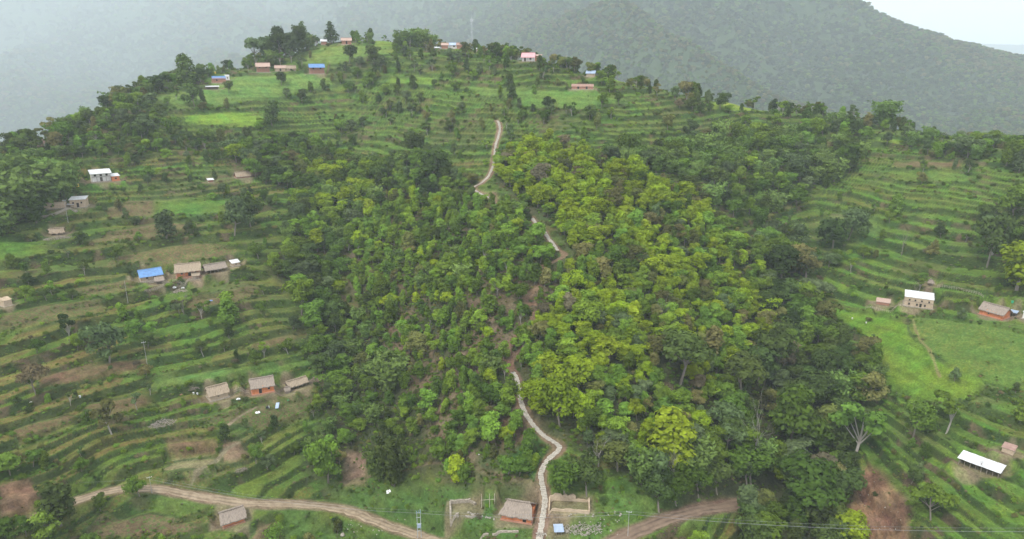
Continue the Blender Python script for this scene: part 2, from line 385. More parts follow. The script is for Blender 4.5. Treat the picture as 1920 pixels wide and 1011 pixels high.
def leafmat(name, col, var=.35, col2=None):
    m, n, b = newmat(name); L = n.links.new; n.nodes.remove(b)
    oi = N(n, 'ShaderNodeObjectInfo'); geo = N(n, 'ShaderNodeNewGeometry')
    nz_ = N(n, 'ShaderNodeTexNoise', Scale=.55, Detail=3); L(geo.outputs['Position'], nz_.inputs['Vector'])
    tcx = N(n, 'ShaderNodeTexCoord')
    n3 = N(n, 'ShaderNodeTexNoise', Scale=.02, Detail=2); L(geo.outputs['Position'], n3.inputs['Vector'])
    hsv = N(n, 'ShaderNodeHueSaturation'); hsv.inputs['Color'].default_value = (*col, 1)
    c2 = col2 or (col[0] * 1.35, col[1] * 1.05, col[2] * .8)
    mxx = N(n, 'ShaderNodeMixRGB'); mxx.inputs[1].default_value = (*col, 1); mxx.inputs[2].default_value = (*c2, 1)
    r1 = N(n, 'ShaderNodeMapRange'); r1.inputs['From Min'].default_value = 0; r1.inputs['From Max'].default_value = 1
    r1.inputs['To Min'].default_value = 1 - var * 1.3; r1.inputs['To Max'].default_value = 1 + var
    L(oi.outputs['Random'], r1.inputs['Value'])
    r2 = N(n, 'ShaderNodeMapRange'); r2.inputs['From Min'].default_value = .3; r2.inputs['From Max'].default_value = .7
    r2.inputs['To Min'].default_value = .62; r2.inputs['To Max'].default_value = 1.38; L(nz_.outputs[0], r2.inputs['Value'])
    mu = N(n, 'ShaderNodeMath', operation='MULTIPLY'); L(r1.outputs[0], mu.inputs[0]); L(r2.outputs[0], mu.inputs[1])
    fr = N(n, 'ShaderNodeMath', operation='MULTIPLY'); fr.inputs[1].default_value = 7.31; L(oi.outputs['Random'], fr.inputs[0])
    fr2 = N(n, 'ShaderNodeMath', operation='FRACT'); L(fr.outputs[0], fr2.inputs[0]); L(fr2.outputs[0], mxx.inputs[0])
    L(mxx.outputs[0], hsv.inputs['Color']); L(mu.outputs[0], hsv.inputs['Value'])
    df = N(n, 'ShaderNodeBsdfDiffuse'); tr = N(n, 'ShaderNodeBsdfTranslucent'); ms = N(n, 'ShaderNodeMixShader'); ms.inputs[0].default_value = .22
    L(hsv.outputs[0], df.inputs[0]); L(hsv.outputs[0], tr.inputs[0]); L(df.outputs[0], ms.inputs[1]); L(tr.outputs[0], ms.inputs[2])
    L(ms.outputs[0], n.nodes['Material Output'].inputs[0]); return m
LEAF = dict(
 lime=leafmat('leaf_lime', (.185,.275,.016), .25, (.225,.285,.018)),
 green=leafmat('leaf_green', (0.089,0.167,0.026), .35),
 fresh=leafmat('leaf_fresh', (0.121,0.228,0.030), .3),
 dark=leafmat('leaf_dark', (.056,.096,.025), .35, (.076,.102,.024)),
 olive=leafmat('leaf_olive', (0.120,0.145,0.036), .35, (0.161,0.145,0.050)),
 grey=leafmat('leaf_grey', (0.104,0.137,0.058), .3, (0.083,0.127,0.046)),
 yellow=leafmat('leaf_yellow', (0.232,0.238,0.018), .25),
 rust=leafmat('leaf_rust', (0.172,0.132,0.065), .3, (0.146,0.132,0.079)),
 bamboo=leafmat('leaf_bamboo', (.160,.230,.055), .22, (.125,.21,.048)),
)
BARK = noisy('bark', (.13,.11,.09), (.26,.23,.19), 3); BARKP = noisy('bark_pale', (.24,.22,.19), (.36,.33,.29), 3)
THATCH = noisy('thatch_brown', (.20,.155,.11), (.36,.29,.21), 1.2, .95, .5, 6, (6, 1, 1))
THATCHG = noisy('thatch_grey', (.17,.14,.115), (.32,.265,.215), 1.2, .95, .5, 6, (6, 1, 1))
THATCHP = noisy('thatch_pink', (.32,.22,.18), (.45,.33,.27), 1.2, .95, .5, 6, (6, 1, 1))
MUDO = noisy('mud_orange', (.40,.135,.055), (.58,.22,.10), 1.1, .95, .2)
MUDB = noisy('mud_beige', (.34,.26,.18), (.48,.38,.27), 1.3, .95, .3)
MUDR = noisy('mud_red', (.27,.13,.09), (.38,.21,.14), 1.5, .95, .3)
STONE = noisy('stone_wall', (.18,.155,.12), (.38,.335,.27), 2.5, .95, .8, 6)
TINB = noisy('tin_blue', (.09,.17,.33), (.13,.29,.56), 1.0, .45, .3, 8, metal=.1, stripes=2.2, spec=.4)
TINW = noisy('tin_white', (.50,.49,.48), (.80,.81,.82), .9, .5, .3, 8, metal=.1, stripes=2.2, spec=.4)
TINBG = noisy('tin_bluegrey', (.28,.36,.48), (.42,.50,.62), .6, .5, .3, 8, metal=.1, stripes=2.2, spec=.4)
TINP = noisy('tin_pink', (.60,.26,.27), (.72,.38,.38), .6, .5, .3, 8, metal=.1, stripes=2.2, spec=.4)
TINR = noisy('tin_rusty', (.25,.15,.12), (.38,.26,.21), .8, .7, .3, 8, stripes=2.2)
PLAST = noisy('plaster_white', (.60,.58,.54), (.76,.74,.70), .8, .9, .1)
WOOD = noisy('weathered_wood', (.16,.13,.10), (.32,.27,.22), 3, .9, .4); WOODP = noisy('pale_wood', (.34,.29,.23), (.5,.44,.36), 3, .9, .4)
DARK = noisy('dark_opening', (.018,.015,.013), (.035,.03,.025), 2, .9, .1)
SLAB = noisy('slab_stone', (.33,.30,.25), (.54,.50,.43), 1.7, .95, .6, 5)
DIRT = noisy('road_dirt', (.19,.14,.09), (.34,.27,.185), .5, .97, .5, 3)
DIRTR = noisy('road_red_dirt', (.13,.09,.065), (.21,.15,.105), .5, .97, .5, 3)
ROCK = noisy('rock', (.20,.18,.15), (.44,.40,.34), 1.6, .9, .5)
CONC = noisy('concrete_pole', (.28,.27,.26), (.40,.39,.38), 2, .8, .1); STEEL = noisy('galvanised_steel', (.42,.44,.46), (.58,.6,.62), 3, .5, .1, metal=.5)
CLOTHW = noisy('white_cloth', (.66,.66,.66), (.82,.82,.82), 1.2, .8, .4); BLACK = noisy('black_plastic', (.02,.02,.022), (.05,.05,.055), 3, .6, .1)
WIRE = noisy('wire', (.20,.21,.22), (.30,.31,.32), 3, .5, .1)
BRUSH = noisy('dry_brush', (.24,.20,.17), (.40,.35,.31), 3, .95, .3)
YEL = noisy('yellow_plastic', (.60,.42,.05), (.72,.52,.08), 3, .6, .1); GRN = noisy('green_plastic', (.03,.32,.16), (.06,.42,.22), 3, .5, .1)
CLOTHS = {'blue': noisy('cloth_blue', (.10,.17,.40), (.16,.26,.52), 3)}

# ---------------------------------------------------------------- buildings: builders
def sheet(name, parent, mat, prof, w, thick, over=0.0, jit=0.0, nx=16, hip=None, sub=4, seed=0):
    """a roof: outline (y,z) from front eave over the ridge to back eave, w wide; hip = width share at each outline point"""
    rg = random.Random(seed); pts = []; hp = hip or [1] * len(prof)
    for i in range(len(prof) - 1):
        for k_ in range(sub):
            t_ = k_ / sub
            pts.append((prof[i][0] + (prof[i+1][0] - prof[i][0]) * t_, prof[i][1] + (prof[i+1][1] - prof[i][1]) * t_, hp[i] + (hp[i+1] - hp[i]) * t_))
    pts.append((*prof[-1], hp[-1])); m = len(pts); hw = w / 2 + over; vs = []; n = nx + 1
    for lay in (0, 1):
        rg2 = random.Random(seed)
        for a, (y, z, h_) in enumerate(pts):
            for i in range(n):
                x = (-hw + 2 * hw * i / nx) * h_; e = (a in (0, m - 1)); s_ = (i in (0, nx))
                j1, j2, j3 = rg2.uniform(-1, 1), rg2.uniform(-1, 1), rg2.uniform(-1, 1)
                vs.append((x + (j1 * jit * 1.3 if s_ else 0), y + (j2 * jit * 1.5 if e else j2 * jit * .3), z + j3 * jit * .7 - lay * thick - (math.sin(i / nx * math.pi) * jit * .9)))
    fs = []; o_ = m * n
    for a in range(m - 1):
        for i in range(nx):
            p = a * n + i; fs.append((p, p + 1, p + n + 1, p + n)); fs.append((o_ + p, o_ + p + n, o_ + p + n + 1, o_ + p + 1))
    for i in range(nx):
        fs.append((i, o_ + i, o_ + i + 1, i + 1)); p = (m - 1) * n + i; fs.append((p, p + 1, o_ + p + 1, o_ + p))
    for a in range(m - 1):
        p = a * n; fs.append((p, p + n, o_ + p + n, o_ + p)); p = a * n + nx; fs.append((p, o_ + p, o_ + p + n, p + n))
    return MB().add(vs, fs).build(name, mat, parent)
def opening(parent, kind, x, z0, w_, h_, y=0.0, frame=WOOD, fill=DARK):
    """door or window in the front wall: frame, then the dark panel as its child"""
    b = MB(); f = .07
    b.box(x - w_/2 - f, x - w_/2, y - .06, y + .04, z0, z0 + h_); b.box(x + w_/2, x + w_/2 + f, y - .06, y + .04, z0, z0 + h_)
    b.box(x - w_/2 - f, x + w_/2 + f, y - .07, y + .04, z0 + h_, z0 + h_ + f)
    if kind == 'window': b.box(x - w_/2 - f - .03, x + w_/2 + f + .03, y - .1, y + .04, z0 - f, z0)
    fr = b.build(kind, frame, parent)
    MB().box(x - w_/2, x + w_/2, y - .02, y + .03, z0, z0 + h_).build('panel' if kind == 'door' else 'dark_pane', fill, fr)  # near-black sheet painted for the unlit inside of the opening
    return fr
FEAT = []   # (px, py, short name) landmarks for labels
def house(label, px, py, wpx, dep=5.0, wh=2.3, rh=1.7, roof=THATCH, wall=MUDO, name='thatched_house', cat='house', dyaw=0, style='gable', th=.28, over=.55,
          jit=.13, doors=(), wins=(), posts=0, veranda=0, plinth=.3, hip=None, group=None, upper=0, open_front=False, wall2=None, tag_short=None, chim=False):
    x, y, z, yaw = site(px, py); yaw += math.radians(dyaw)
    dpt = y * CT - z * ST; w_ = wpx * dpt / F; w_ = max(w_ * .62, w_ - 1.7 * over - .12 * dep)
    cx, cy = x - math.sin(yaw) * dep / 2, y + math.cos(yaw) * dep / 2
    z = pad(cx, cy, w_ / 2 + 1.6, dep / 2 + 1.6 + veranda, yaw, 2.2, z)
    r = empty(name, (x, y, z), yaw); tag(r, label, cat, group); H = wh + upper
    if plinth: MB().box(-w_/2 - .35, w_/2 + .35, -veranda - .5, dep + .2, -.9, plinth).build('plinth', STONE if wall is not MUDO else MUDR, r, bevel=.06)
    if not open_front:
        bd = MB(); bd.box(-w_/2, w_/2, 0, dep, plinth * .5, H)
        if style == 'gable' and not hip: bd.prism([(0.02, H - .01), (dep - .02, H - .01), (dep / 2, H + rh - th - .28)], -w_/2 + .01, w_/2 - .01)
        bd.build('wall', wall, r, bevel=.04)
        if upper: MB().box(-w_/2 - .06, w_/2 + .06, -.12, 0.0, wh - .12, wh + .02).build('floor_beam', WOOD, r)
    else:
        bd = MB(); bd.box(-w_/2, w_/2, dep - .2, dep, 0, H); bd.box(-w_/2, -w_/2 + .2, dep * .45, dep - .2, 0, H); bd.build('wall', wall, r)
        for i in range(max(posts, 3)):
            xx = -w_/2 + .12 + (w_ - .24) * i / (max(posts, 3) - 1); MB().bar((xx, .1, 0), (xx, .1, H), .09, .07).build('post', WOOD, r)
    for (f_, z0, ww, hh) in doors: opening(r, 'door', f_ * w_ / 2, z0 + plinth * .9, ww, hh, -.005)
    for (f_, z0, ww, hh) in wins: opening(r, 'window', f_ * w_ / 2, z0, ww, hh, -.005)
    if posts and veranda:
        for i in range(posts):
            xx = -w_/2 + .1 + (w_ - .2) * i / (posts - 1); MB().bar((xx, -veranda + .1, plinth), (xx, -veranda + .1, wh), .085, .07).build('post', WOOD, r)
    fr = -over - veranda
    if style == 'gable': prof = [(fr, H - .25 - veranda * .25), (dep / 2, H + rh), (dep + over, H - .25)]; hp = [1, hip, 1] if hip else None
    elif style == 'flat': prof = [(fr, H + .12), (dep + over, H + .12 + rh)]; hp = None
    elif style == 'mono': prof = [(fr, H + .1), (dep + over, H + .1 + rh)]; hp = None
    rf = sheet('roof', r, roof, prof, w_, th, over, jit, 18, hp, 4, seed=int(px * 7 + py))
    if style == 'gable' and roof in (THATCH, THATCHG, THATCHP):
        rr = (w_ / 2 + over * .9) * (hip or 1); b = MB(); n = 14; rg = random.Random(int(px))
        for i in range(n):
            x0, x1 = -rr + 2 * rr * i / n, -rr + 2 * rr * (i + 1) / n; zz = H + rh + .03 + rg.uniform(-.03, .05)
            b.box(x0, x1 - .02, dep/2 - .24 - rg.uniform(0, .08), dep/2 + .24, zz - .22, zz + .1)
        b.build('ridge_cap', roof, rf)
    elif style == 'gable': MB().box(-w_/2 - over, w_/2 + over, dep/2 - .18, dep/2 + .18, H + rh - .02, H + rh + .06).build('ridge_cap', roof, rf)
    FEAT.append((px, py, tag_short or label)); return r, w_, (x, y, z, yaw)
def ground_thing(px, py, name, label, cat, group=None, dyaw=0, dz=0):
    x, y, z, yaw = site(px, py); r = empty(name, (x, y, z + dz), yaw + math.radians(dyaw)); tag(r, label, cat, group); return r
def ppm(px, py):
    x, y, z, _ = site(px, py); return (y * CT - z * ST) / F
# ---------------------------------------------------------------- buildings, left flank
house('thatched mud house with glowing orange front wall at the middle of the upper farmyard', 354, 519, 48, 5.2, 3.0, 2.0, THATCH, MUDO, doors=[(.1, 0, 1, 1.8)], wins=[(-.55, 1.3, .7, .7), (.6, 1.3, .7, .7)], veranda=.8, posts=4, tag_short='the orange thatched farmhouse')
house('farm building under a bright blue tin roof beside the orange thatched farmhouse', 285, 526, 44, 6.5, 2.4, 1.7, TINB, MUDB, 'tin_roofed_house', 'house', 6, th=.06, over=.5, jit=.02, doors=[(.3, 0, .9, 1.7)], wins=[(-.4, 1.0, .7, .6)], veranda=.5, posts=4, tag_short='the blue tin farm roof')
house('low thatched lean-to in front of the blue tin roof', 300, 533, 17, 2.4, 1.5, .9, THATCHG, WOOD, 'thatched_shed', 'shed', 4, style='mono', open_front=True, plinth=0, tag_short='the thatched lean-to')
house('small thatched porch in the yard before the orange thatched farmhouse', 368, 524, 15, 2.0, 1.5, .7, THATCH, WOOD, 'thatched_shed', 'shed', 0, style='mono', open_front=True, plinth=0, tag_short='the yard porch')
house('long grey thatched cattle shed with open front right of the orange farmhouse', 406, 511, 42, 4.2, 1.9, 1.5, THATCHG, WOOD, 'thatched_shed', 'shed', 14, open_front=True, posts=6, plinth=0, tag_short='the grey thatched cattle shed')
house('tiny granary with clean white tin roof at the end of the upper farmyard', 443, 499, 17, 2.6, 1.5, .7, TINW, MUDB, 'granary', 'granary', 18, style='mono', th=.06, jit=.01, over=.35, wins=[(0, .7, .5, .4)], tag_short='the white-roofed granary')
house('two storey house with pale tin roof and pillared veranda on the high left slope', 191, 341, 38, 6.0, 2.4, .9, TINW, PLAST, 'veranda_house', 'house', 4, style='mono', th=.07, jit=.01, over=.5, veranda=1.6, posts=5, upper=1.6, doors=[(0, 0, .9, 1.8)], wins=[(-.6, 2.7, .8, .8), (.6, 2.7, .8, .8), (0, 2.7, .8, .8)], tag_short='the veranda house')
house('low brick annex with orange wall joined to the right of the veranda house', 218, 340, 17, 4.5, 2.4, .6, TINW, MUDO, 'brick_annex', 'annex', 10, style='mono', th=.07, jit=.01, over=.35, wins=[(0, 1.0, .7, .7)], tag_short='the brick annex')
house('cream brick house with flat pale tin roof on its stone terrace', 147, 390, 31, 5.5, 3.6, .5, TINW, MUDB, 'brick_house', 'house', -14, style='mono', th=.08, jit=.02, over=.3, doors=[(.0, 0, .9, 1.9)], wins=[(-.55, 1.9, .6, .7), (.5, 1.9, .6, .7)], tag_short='the cream brick house')
house('small white lean-to roof against the front of the cream brick house', 133, 391, 13, 1.8, 1.6, .35, TINW, MUDB, 'lean_to', 'lean-to', -14, style='mono', open_front=True, th=.06, jit=.01, plinth=0, over=.2, tag_short='the white lean-to')
house('roofless low brick building with rubble top left of the cream brick house', 103, 392, 36, 4.5, 2.0, .1, MUDB, MUDB, 'unfinished_building', 'building', -10, style='flat', th=.1, jit=.12, over=-.1, wins=[(-.3, .8, .6, .6)], tag_short='the unfinished brick building')
house('broken thatched shed sagging over a heap of sticks below the cream brick house', 107, 441, 27, 3.5, 1.4, 1.3, THATCH, WOOD, 'thatched_shed', 'shed', -12, open_front=True, plinth=0, jit=.3, tag_short='the broken thatched shed')
house('brown thatched hut half sunk in the slope beneath the dark wood', 457, 334, 29, 5.0, 1.3, 1.6, THATCH, MUDR, 'thatched_hut', 'hut', 16, plinth=.1, tag_short='the half sunk brown hut')
house('little white-roofed shelter on the terrace left of the half sunk brown hut', 396, 342, 12, 2.5, 1.2, .4, TINW, MUDR, 'shelter', 'shelter', 10, style='mono', th=.06, jit=.01, plinth=.1, tag_short='the little white shelter')
house('tiny tan mud hut at the outer edge of the left terraces', 16, 574, 17, 3.0, 2.2, .5, MUDB, MUDB, 'mud_hut', 'hut', 22, style='mono', th=.15, plinth=.1, over=.1, tag_short='the tiny tan hut')
house('thatched hut with plain beige mud wall, first in the lower farm row', 412, 749, 41, 5.0, 2.3, 2.0, THATCH, MUDB, 'thatched_hut', 'hut', 12, wins=[(-.1, 1.2, .5, .5)], tag_short='the beige hut')
house('thatched house with vivid orange wall in the middle of the lower farm row', 494, 738, 47, 5.6, 2.9, 2.0, THATCHG, MUDO, doors=[(-.25, 0, .9, 1.7)], wins=[(.55, 1.3, .6, .6)], dyaw=3, tag_short='the orange house of the lower farm')
house('open thatched byre tilted uphill at the right end of the lower farm row', 560, 727, 42, 3.6, 1.6, 1.2, THATCH, WOOD, 'thatched_shed', 'shed', 22, open_front=True, posts=5, plinth=0, tag_short='the open byre')
house('little grey thatched box shed in front of the open byre', 540, 738, 12, 2.0, 1.4, .8, THATCHG, WOOD, 'thatched_shed', 'shed', 10, plinth=0, jit=.08, over=.2, tag_short='the little box shed')
house('lone thatched hut with low red wall below the dirt road', 439, 984, 48, 4.6, 1.9, 2.0, THATCHG, MUDO, 'thatched_hut', 'hut', 6, wins=[(.3, .8, .5, .5)], over=.8, tag_short='the roadside thatched hut')
# centre
house('large thatched house with rounded roof and orange wall beside the stone stairway', 968, 978, 70, 6.0, 2.3, 2.2, THATCHG, MUDO, 'thatched_house', 'house', -14, hip=.68, over=.7, jit=.18, doors=[(.55, 0, .9, 1.8)], wins=[(-.3, 1.0, .5, .5)], tag_short='the big house by the stairway')
house('tiny shelter with blue and white sheet roof near the foot of the stairway', 1048, 1003, 17, 1.8, 1.2, .35, TINBG, PLAST, 'shelter', 'shelter', 8, style='mono', th=.06, jit=.03, open_front=True, plinth=0, tag_short='the blue sheet shelter')
# right flank
house('two storey beige house with bright white flat roof above the green meadow', 1721, 577, 52, 6.0, 2.2, .9, TINW, MUDB, 'white_roofed_house', 'house', 4, style='mono', th=.08, jit=.01, over=.15, upper=1.5, wins=[(-.65, .7, .55, .8), (-.1, .7, .55, .8), (.45, .7, .55, .8), (-.65, 2.4, .5, .6), (-.25, 2.4, .5, .6), (.2, 2.4, .5, .6), (.7, 2.4, .5, .6)], doors=[(.15, 0, .7, 1.4)], tag_short='the white-roofed meadow house')
house('low brown storage shed left of the white-roofed meadow house', 1655, 572, 25, 2.6, 1.1, .8, THATCHP, MUDR, 'thatched_shed', 'shed', 0, style='mono', th=.15, jit=.05, plinth=0, over=.2, tag_short='the low brown shed')
house('tiny thatched lookout hut uphill of the white-roofed meadow house', 1744, 536, 11, 1.8, 1.6, .9, THATCHG, WOOD, 'thatched_hut', 'hut', 5, open_front=True, plinth=0, hip=.3, tag_short='the tiny lookout hut')
house('thatched house with orange side wall near the edge of the right fields', 1857, 594, 48, 5.4, 2.3, 1.9, THATCHG, MUDO, 'thatched_house', 'house', -22, wins=[(-.2, 1.0, .4, .4)], tag_short='the orange house of the right fields')
house('small grey tin stall just right of the orange house of the right fields', 1898, 594, 14, 2.2, 1.6, .3, TINBG, WOOD, 'stall', 'stall', -10, style='mono', th=.05, jit=.02, open_front=True, plinth=0, over=.2, tag_short='the grey tin stall')
house('white walled building cut off by the edge beyond the grey tin stall', 1928, 600, 24, 4.0, 2.6, .4, TINW, PLAST, 'white_building', 'building', -12, style='mono', th=.06, jit=.01, over=.2, wins=[(-.6, 1.2, .5, .5)], tag_short='the white edge building')
house('long open barn with shining white tin roof on the lower right terraces', 1833, 884, 74, 4.0, 2.0, .6, TINW, WOOD, 'barn', 'barn', -12, style='mono', th=.06, jit=.04, over=.4, open_front=True, posts=8, plinth=0, tag_short='the white tin barn')
house('small brown tin privy above the white tin barn', 1888, 851, 23, 2.6, 1.5, .5, TINR, MUDB, 'privy', 'privy', -10, style='mono', th=.06, jit=.02, plinth=0, over=.2, tag_short='the brown privy')
# hilltop
house('two storey hilltop house with blue tin roof and red posts', 595, 139, 31, 6.0, 2.6, 1.6, TINB, MUDR, 'tin_roofed_house', 'house', 4, th=.06, jit=.01, over=.5, upper=2.0, veranda=1.4, posts=5, wins=[(-.5, 3.0, 1, 1), (.5, 3.0, 1, 1)], tag_short='the blue-roofed hilltop house')
house('two storey house with pinkish thatch at the left end of the ridge farm', 494, 136, 28, 6.0, 2.6, 1.6, THATCHP, MUDR, 'thatched_house', 'house', 0, upper=1.6, veranda=1.2, posts=4, wins=[(-.5, 2.8, 1, .9), (.5, 2.8, 1, .9)], tag_short='the ridge farm house')
house('pale roofed middle wing of the ridge farm', 526, 134, 22, 5.0, 2.4, 1.3, THATCHP, MUDB, 'farm_wing', 'building', 0, doors=[(0, 0, 1, 1.8)], tag_short='the ridge farm wing')
house('low brown thatched store at the right end of the ridge farm', 546, 133, 20, 5.0, 1.8, 1.5, THATCH, MUDB, 'thatched_shed', 'shed', 0, doors=[(0, 0, 1, 1.5)], tag_short='the ridge farm store')
house('mud house with small blue roof beside a yellow tank on the left ridge', 412, 156, 26, 5.0, 2.8, 1.2, TINB, MUDR, 'tin_roofed_house', 'house', 8, th=.06, jit=.01, over=.2, wins=[(-.4, 1.3, .8, .8)], tag_short='the left ridge house')
house('white plastered box room at the right side of the left ridge house', 427, 151, 9, 3.0, 2.8, .3, TINW, PLAST, 'box_room', 'building', 8, style='mono', th=.08, jit=.01, over=.1, wins=[(0, 1.2, .6, .6)], tag_short='the white box room')
house('low open shelter with flat white roof below the left ridge house', 399, 168, 25, 3.0, 1.5, .4, TINW, WOOD, 'shelter', 'shelter', 4, style='mono', open_front=True, posts=4, th=.06, jit=.01, plinth=0, tag_short='the flat white shelter')
house('red walled hilltop house at the edge of the top field', 650, 84, 22, 6.0, 3.0, 1.5, THATCHP, MUDR, 'hilltop_house', 'house', 0, doors=[(0, 0, 1, 2)], tag_short='the red hilltop house')
house('small red hilltop hut with pale roof left of the dark pointed tree', 607, 78, 14, 5.0, 2.6, 1.2, TINW, MUDR, 'hilltop_hut', 'hut', 0, th=.06, jit=.01, tag_short='the small hilltop hut')
house('hilltop house with pink tin roof and white front on the right shoulder', 990, 116, 28, 6.5, 3.0, 2.0, TINP, PLAST, 'tin_roofed_house', 'house', -4, th=.06, jit=.01, over=.5, veranda=1.2, posts=5, doors=[(-.5, 0, 1, 1.9)], wins=[(.4, 1.2, 1, .9)], tag_short='the pink-roofed house')
house('reddish brick side building attached beyond the pink-roofed house', 1008, 115, 15, 4.0, 3.0, .8, THATCHP, MUDR, 'side_building', 'building', -10, style='mono', th=.1, jit=.03, wins=[(0, 1.2, .8, .8)], tag_short='the pink house annex')
house('small house with grey blue tin roof on the brown cut of the right shoulder', 1107, 144, 20, 5.0, 2.0, 1.3, TINBG, MUDB, 'tin_roofed_house', 'house', -6, th=.06, jit=.01, tag_short='the grey-blue roofed house')
house('long low barn with rusty brown roof below the grey-blue roofed house', 1092, 168, 43, 4.0, 1.8, 1.0, TINR, MUDR, 'long_barn', 'barn', -2, th=.08, jit=.03, over=.3, doors=[(-.4, 0, 1, 1.5), (.4, 0, 1, 1.5)], tag_short='the rusty long barn')
house('village house with gleaming white roof at the foot of the telecom mast', 877, 84, 20, 6.0, 2.4, 1.6, TINW, PLAST, 'village_house', 'house', 10, th=.06, jit=.01, doors=[(0, 0, 1, 1.8)], tag_short='the gleaming white village roof')
house('village house with light blue roof just left of the gleaming white roof', 851, 80, 19, 5.0, 2.6, 1.4, TINBG, PLAST, 'village_house', 'house', 5, th=.06, jit=.01, wins=[(0, 1.2, 1, .8)], tag_short='the light blue village roof')
house('white roofed village shed farthest left in the row under the bamboo', 820, 86, 12, 4.0, 1.6, .8, TINW, MUDR, 'village_shed', 'shed', 5, style='mono', th=.06, jit=.01, tag_short='the village shed')
house('brown village house with dull red roof behind the light blue roof', 864, 73, 20, 5.0, 2.6, 1.5, TINR, MUDR, 'village_house', 'house', -6, th=.06, jit=.01, tag_short='the brown village house')
house('pale red brick village house between the shed and the light blue roof', 834, 76, 16, 5.0, 2.6, 1.2, THATCHP, MUDR, 'village_house', 'house', 3, th=.1, jit=.03, tag_short='the pale brick village house')
house('small white-roofed hut right of the gleaming white village roof', 896, 85, 9, 3.5, 1.8, .7, TINW, MUDB, 'village_hut', 'hut', 0, style='mono', th=.06, jit=.01, tag_short='the small village hut')
house('pale red hut tucked in scrub at the right of the village row', 912, 84, 11, 3.5, 2.2, 1.0, THATCHP, MUDR, 'village_hut', 'hut', -5, tag_short='the scrub village hut')

# ---------------------------------------------------------------- yard things (placed once the ground is final)
LATER = []
def later(f): LATER.append(f); return f
def wallruin(px, py, name, label, segs, hgt, th, mat, seed=1, dyaw=0, dz=-.3):
    r = ground_thing(px, py, name, label, 'ruined wall', dyaw=dyaw); rg = random.Random(seed)
    inv = r.matrix_basis.inverted()
    for (x0, y0), (x1, y1), hh in segs:
        L = math.hypot(x1 - x0, y1 - y0); n = max(2, int(L / .7)); an = math.atan2(y1 - y0, x1 - x0); vs, fs = [], []
        for i in range(n + 1):
            t_ = i / n; X, Y = x0 + (x1 - x0) * t_, y0 + (y1 - y0) * t_; nx_, ny_ = -math.sin(an) * th / 2, math.cos(an) * th / 2
            yaw = r.rotation_euler[2]; wx = r.location[0] + X * math.cos(yaw) - Y * math.sin(yaw); wy = r.location[1] + X * math.sin(yaw) + Y * math.cos(yaw)
            gz = float(hz(wx, wy)) - r.location[2]; tz = gz + hh * hgt * rg.uniform(.7, 1.1)
            vs += [(X - nx_, Y - ny_, gz - .4), (X + nx_, Y + ny_, gz - .4), (X + nx_ * .8, Y + ny_ * .8, tz), (X - nx_ * .8, Y - ny_ * .8, tz + rg.uniform(-.06, .06))]
        for i in range(n):
            a = i * 4; fs += [(a, a + 4, a + 7, a + 3), (a + 1, a + 2, a + 6, a + 5), (a + 3, a + 7, a + 6, a + 2)]
        fs += [(0, 3, 2, 1), (n * 4, n * 4 + 1, n * 4 + 2, n * 4 + 3)]
        MB().add(vs, fs).build('wall_length', mat, r)
    return r
pad(*site(356, 868)[:2], 7.0, 4.8, .35, .8); PADS.pop(); pad(*site(868, 952)[:2], 4.5, 3, 0, 2); pad(*site(1068, 948)[:2], 6.0, 3.2, 0, 1.8)

for kx, hw, fl, sm in (('road', 3.0, 2.0, 15), ('path', 1.3, 1.2, 5)): HL[kx], DL[kx] = carve(LINES[kx], hw, fl, sm)
# ---------------------------------------------------------------- ground: one sheet of the whole hillside, cover by what grows or lies there, plus a painted sun patch
ppx, ppy, _ = project(GX, GY, GZ)
jx, jy = ppx + wob * 1.3 * scl, ppy + wob2 * .5 * scl
cov = np.zeros(GX.shape + (3,)); crop = np.zeros(GX.shape)
seg = np.floor((GX + fbm(GX / 30, GY / 30, 71, 2) * 24) / 26 + LEVEL * 3.7)
hv = _h(seg, LEVEL.astype(float), 5)
pal = np.array([(.105,.17,.048), (.095,.19,.045), (.13,.155,.06), (.17,.145,.075), (.105,.20,.05), (.19,.15,.085), (.12,.16,.06), (.10,.15,.05)])
cov[:] = pal[(hv * 7.99).astype(int)]
leftbot = sstep(700, 300, ppx)[..., None] * sstep(380, 520, ppy)[..., None]
bp2 = np.array([(.12,.17,.05), (.18,.145,.08), (.15,.15,.07), (.10,.19,.045), (.20,.15,.09), (.105,.17,.045), (.16,.145,.075), (.11,.18,.05)])
cov = cov * (1 - leftbot) + bp2[(hv * 7.99).astype(int)] * leftbot
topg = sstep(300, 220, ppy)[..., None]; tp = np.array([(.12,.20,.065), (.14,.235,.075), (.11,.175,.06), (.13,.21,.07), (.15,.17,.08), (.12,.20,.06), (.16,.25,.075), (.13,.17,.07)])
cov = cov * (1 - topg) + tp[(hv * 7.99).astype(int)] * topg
rgt = sstep(1450, 1560, ppx)[..., None] * sstep(250, 330, ppy)[..., None]; rp = np.array([(.105,.20,.045), (.115,.19,.05), (.10,.17,.045), (.125,.215,.05), (.135,.17,.06), (.105,.18,.045), (.12,.21,.045), (.14,.155,.06)])
cov = cov * (1 - rgt) + rp[(hv * 7.99).astype(int)] * rgt
crop[:] = ((hv * 31) % 1 > .55) * .8
def put(mask, col, cr_=None):
    m = np.clip(mask, 0, 1)[..., None]; cov[:] = cov * (1 - m) + np.array(col) * m
    if cr_ is not None: crop[:] = crop * (1 - m[..., 0]) + cr_ * m[..., 0]
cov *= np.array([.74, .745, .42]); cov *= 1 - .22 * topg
for poly, col, cr_ in FIELDS: put(blur(inpoly(jx, jy, poly), 5 if col[1] > col[0] * 1.2 else 2), np.array(col) * (np.array([.66, .64, .56]) if col[0] > col[1] * .8 else np.array([.82, .74, .50])), cr_)
rn = fbm(GX / 7, GY / 7, 91, 3)
put(np.clip(EDGE * 1.2, 0, 1) * .8, (.045,.075,.022), 0)
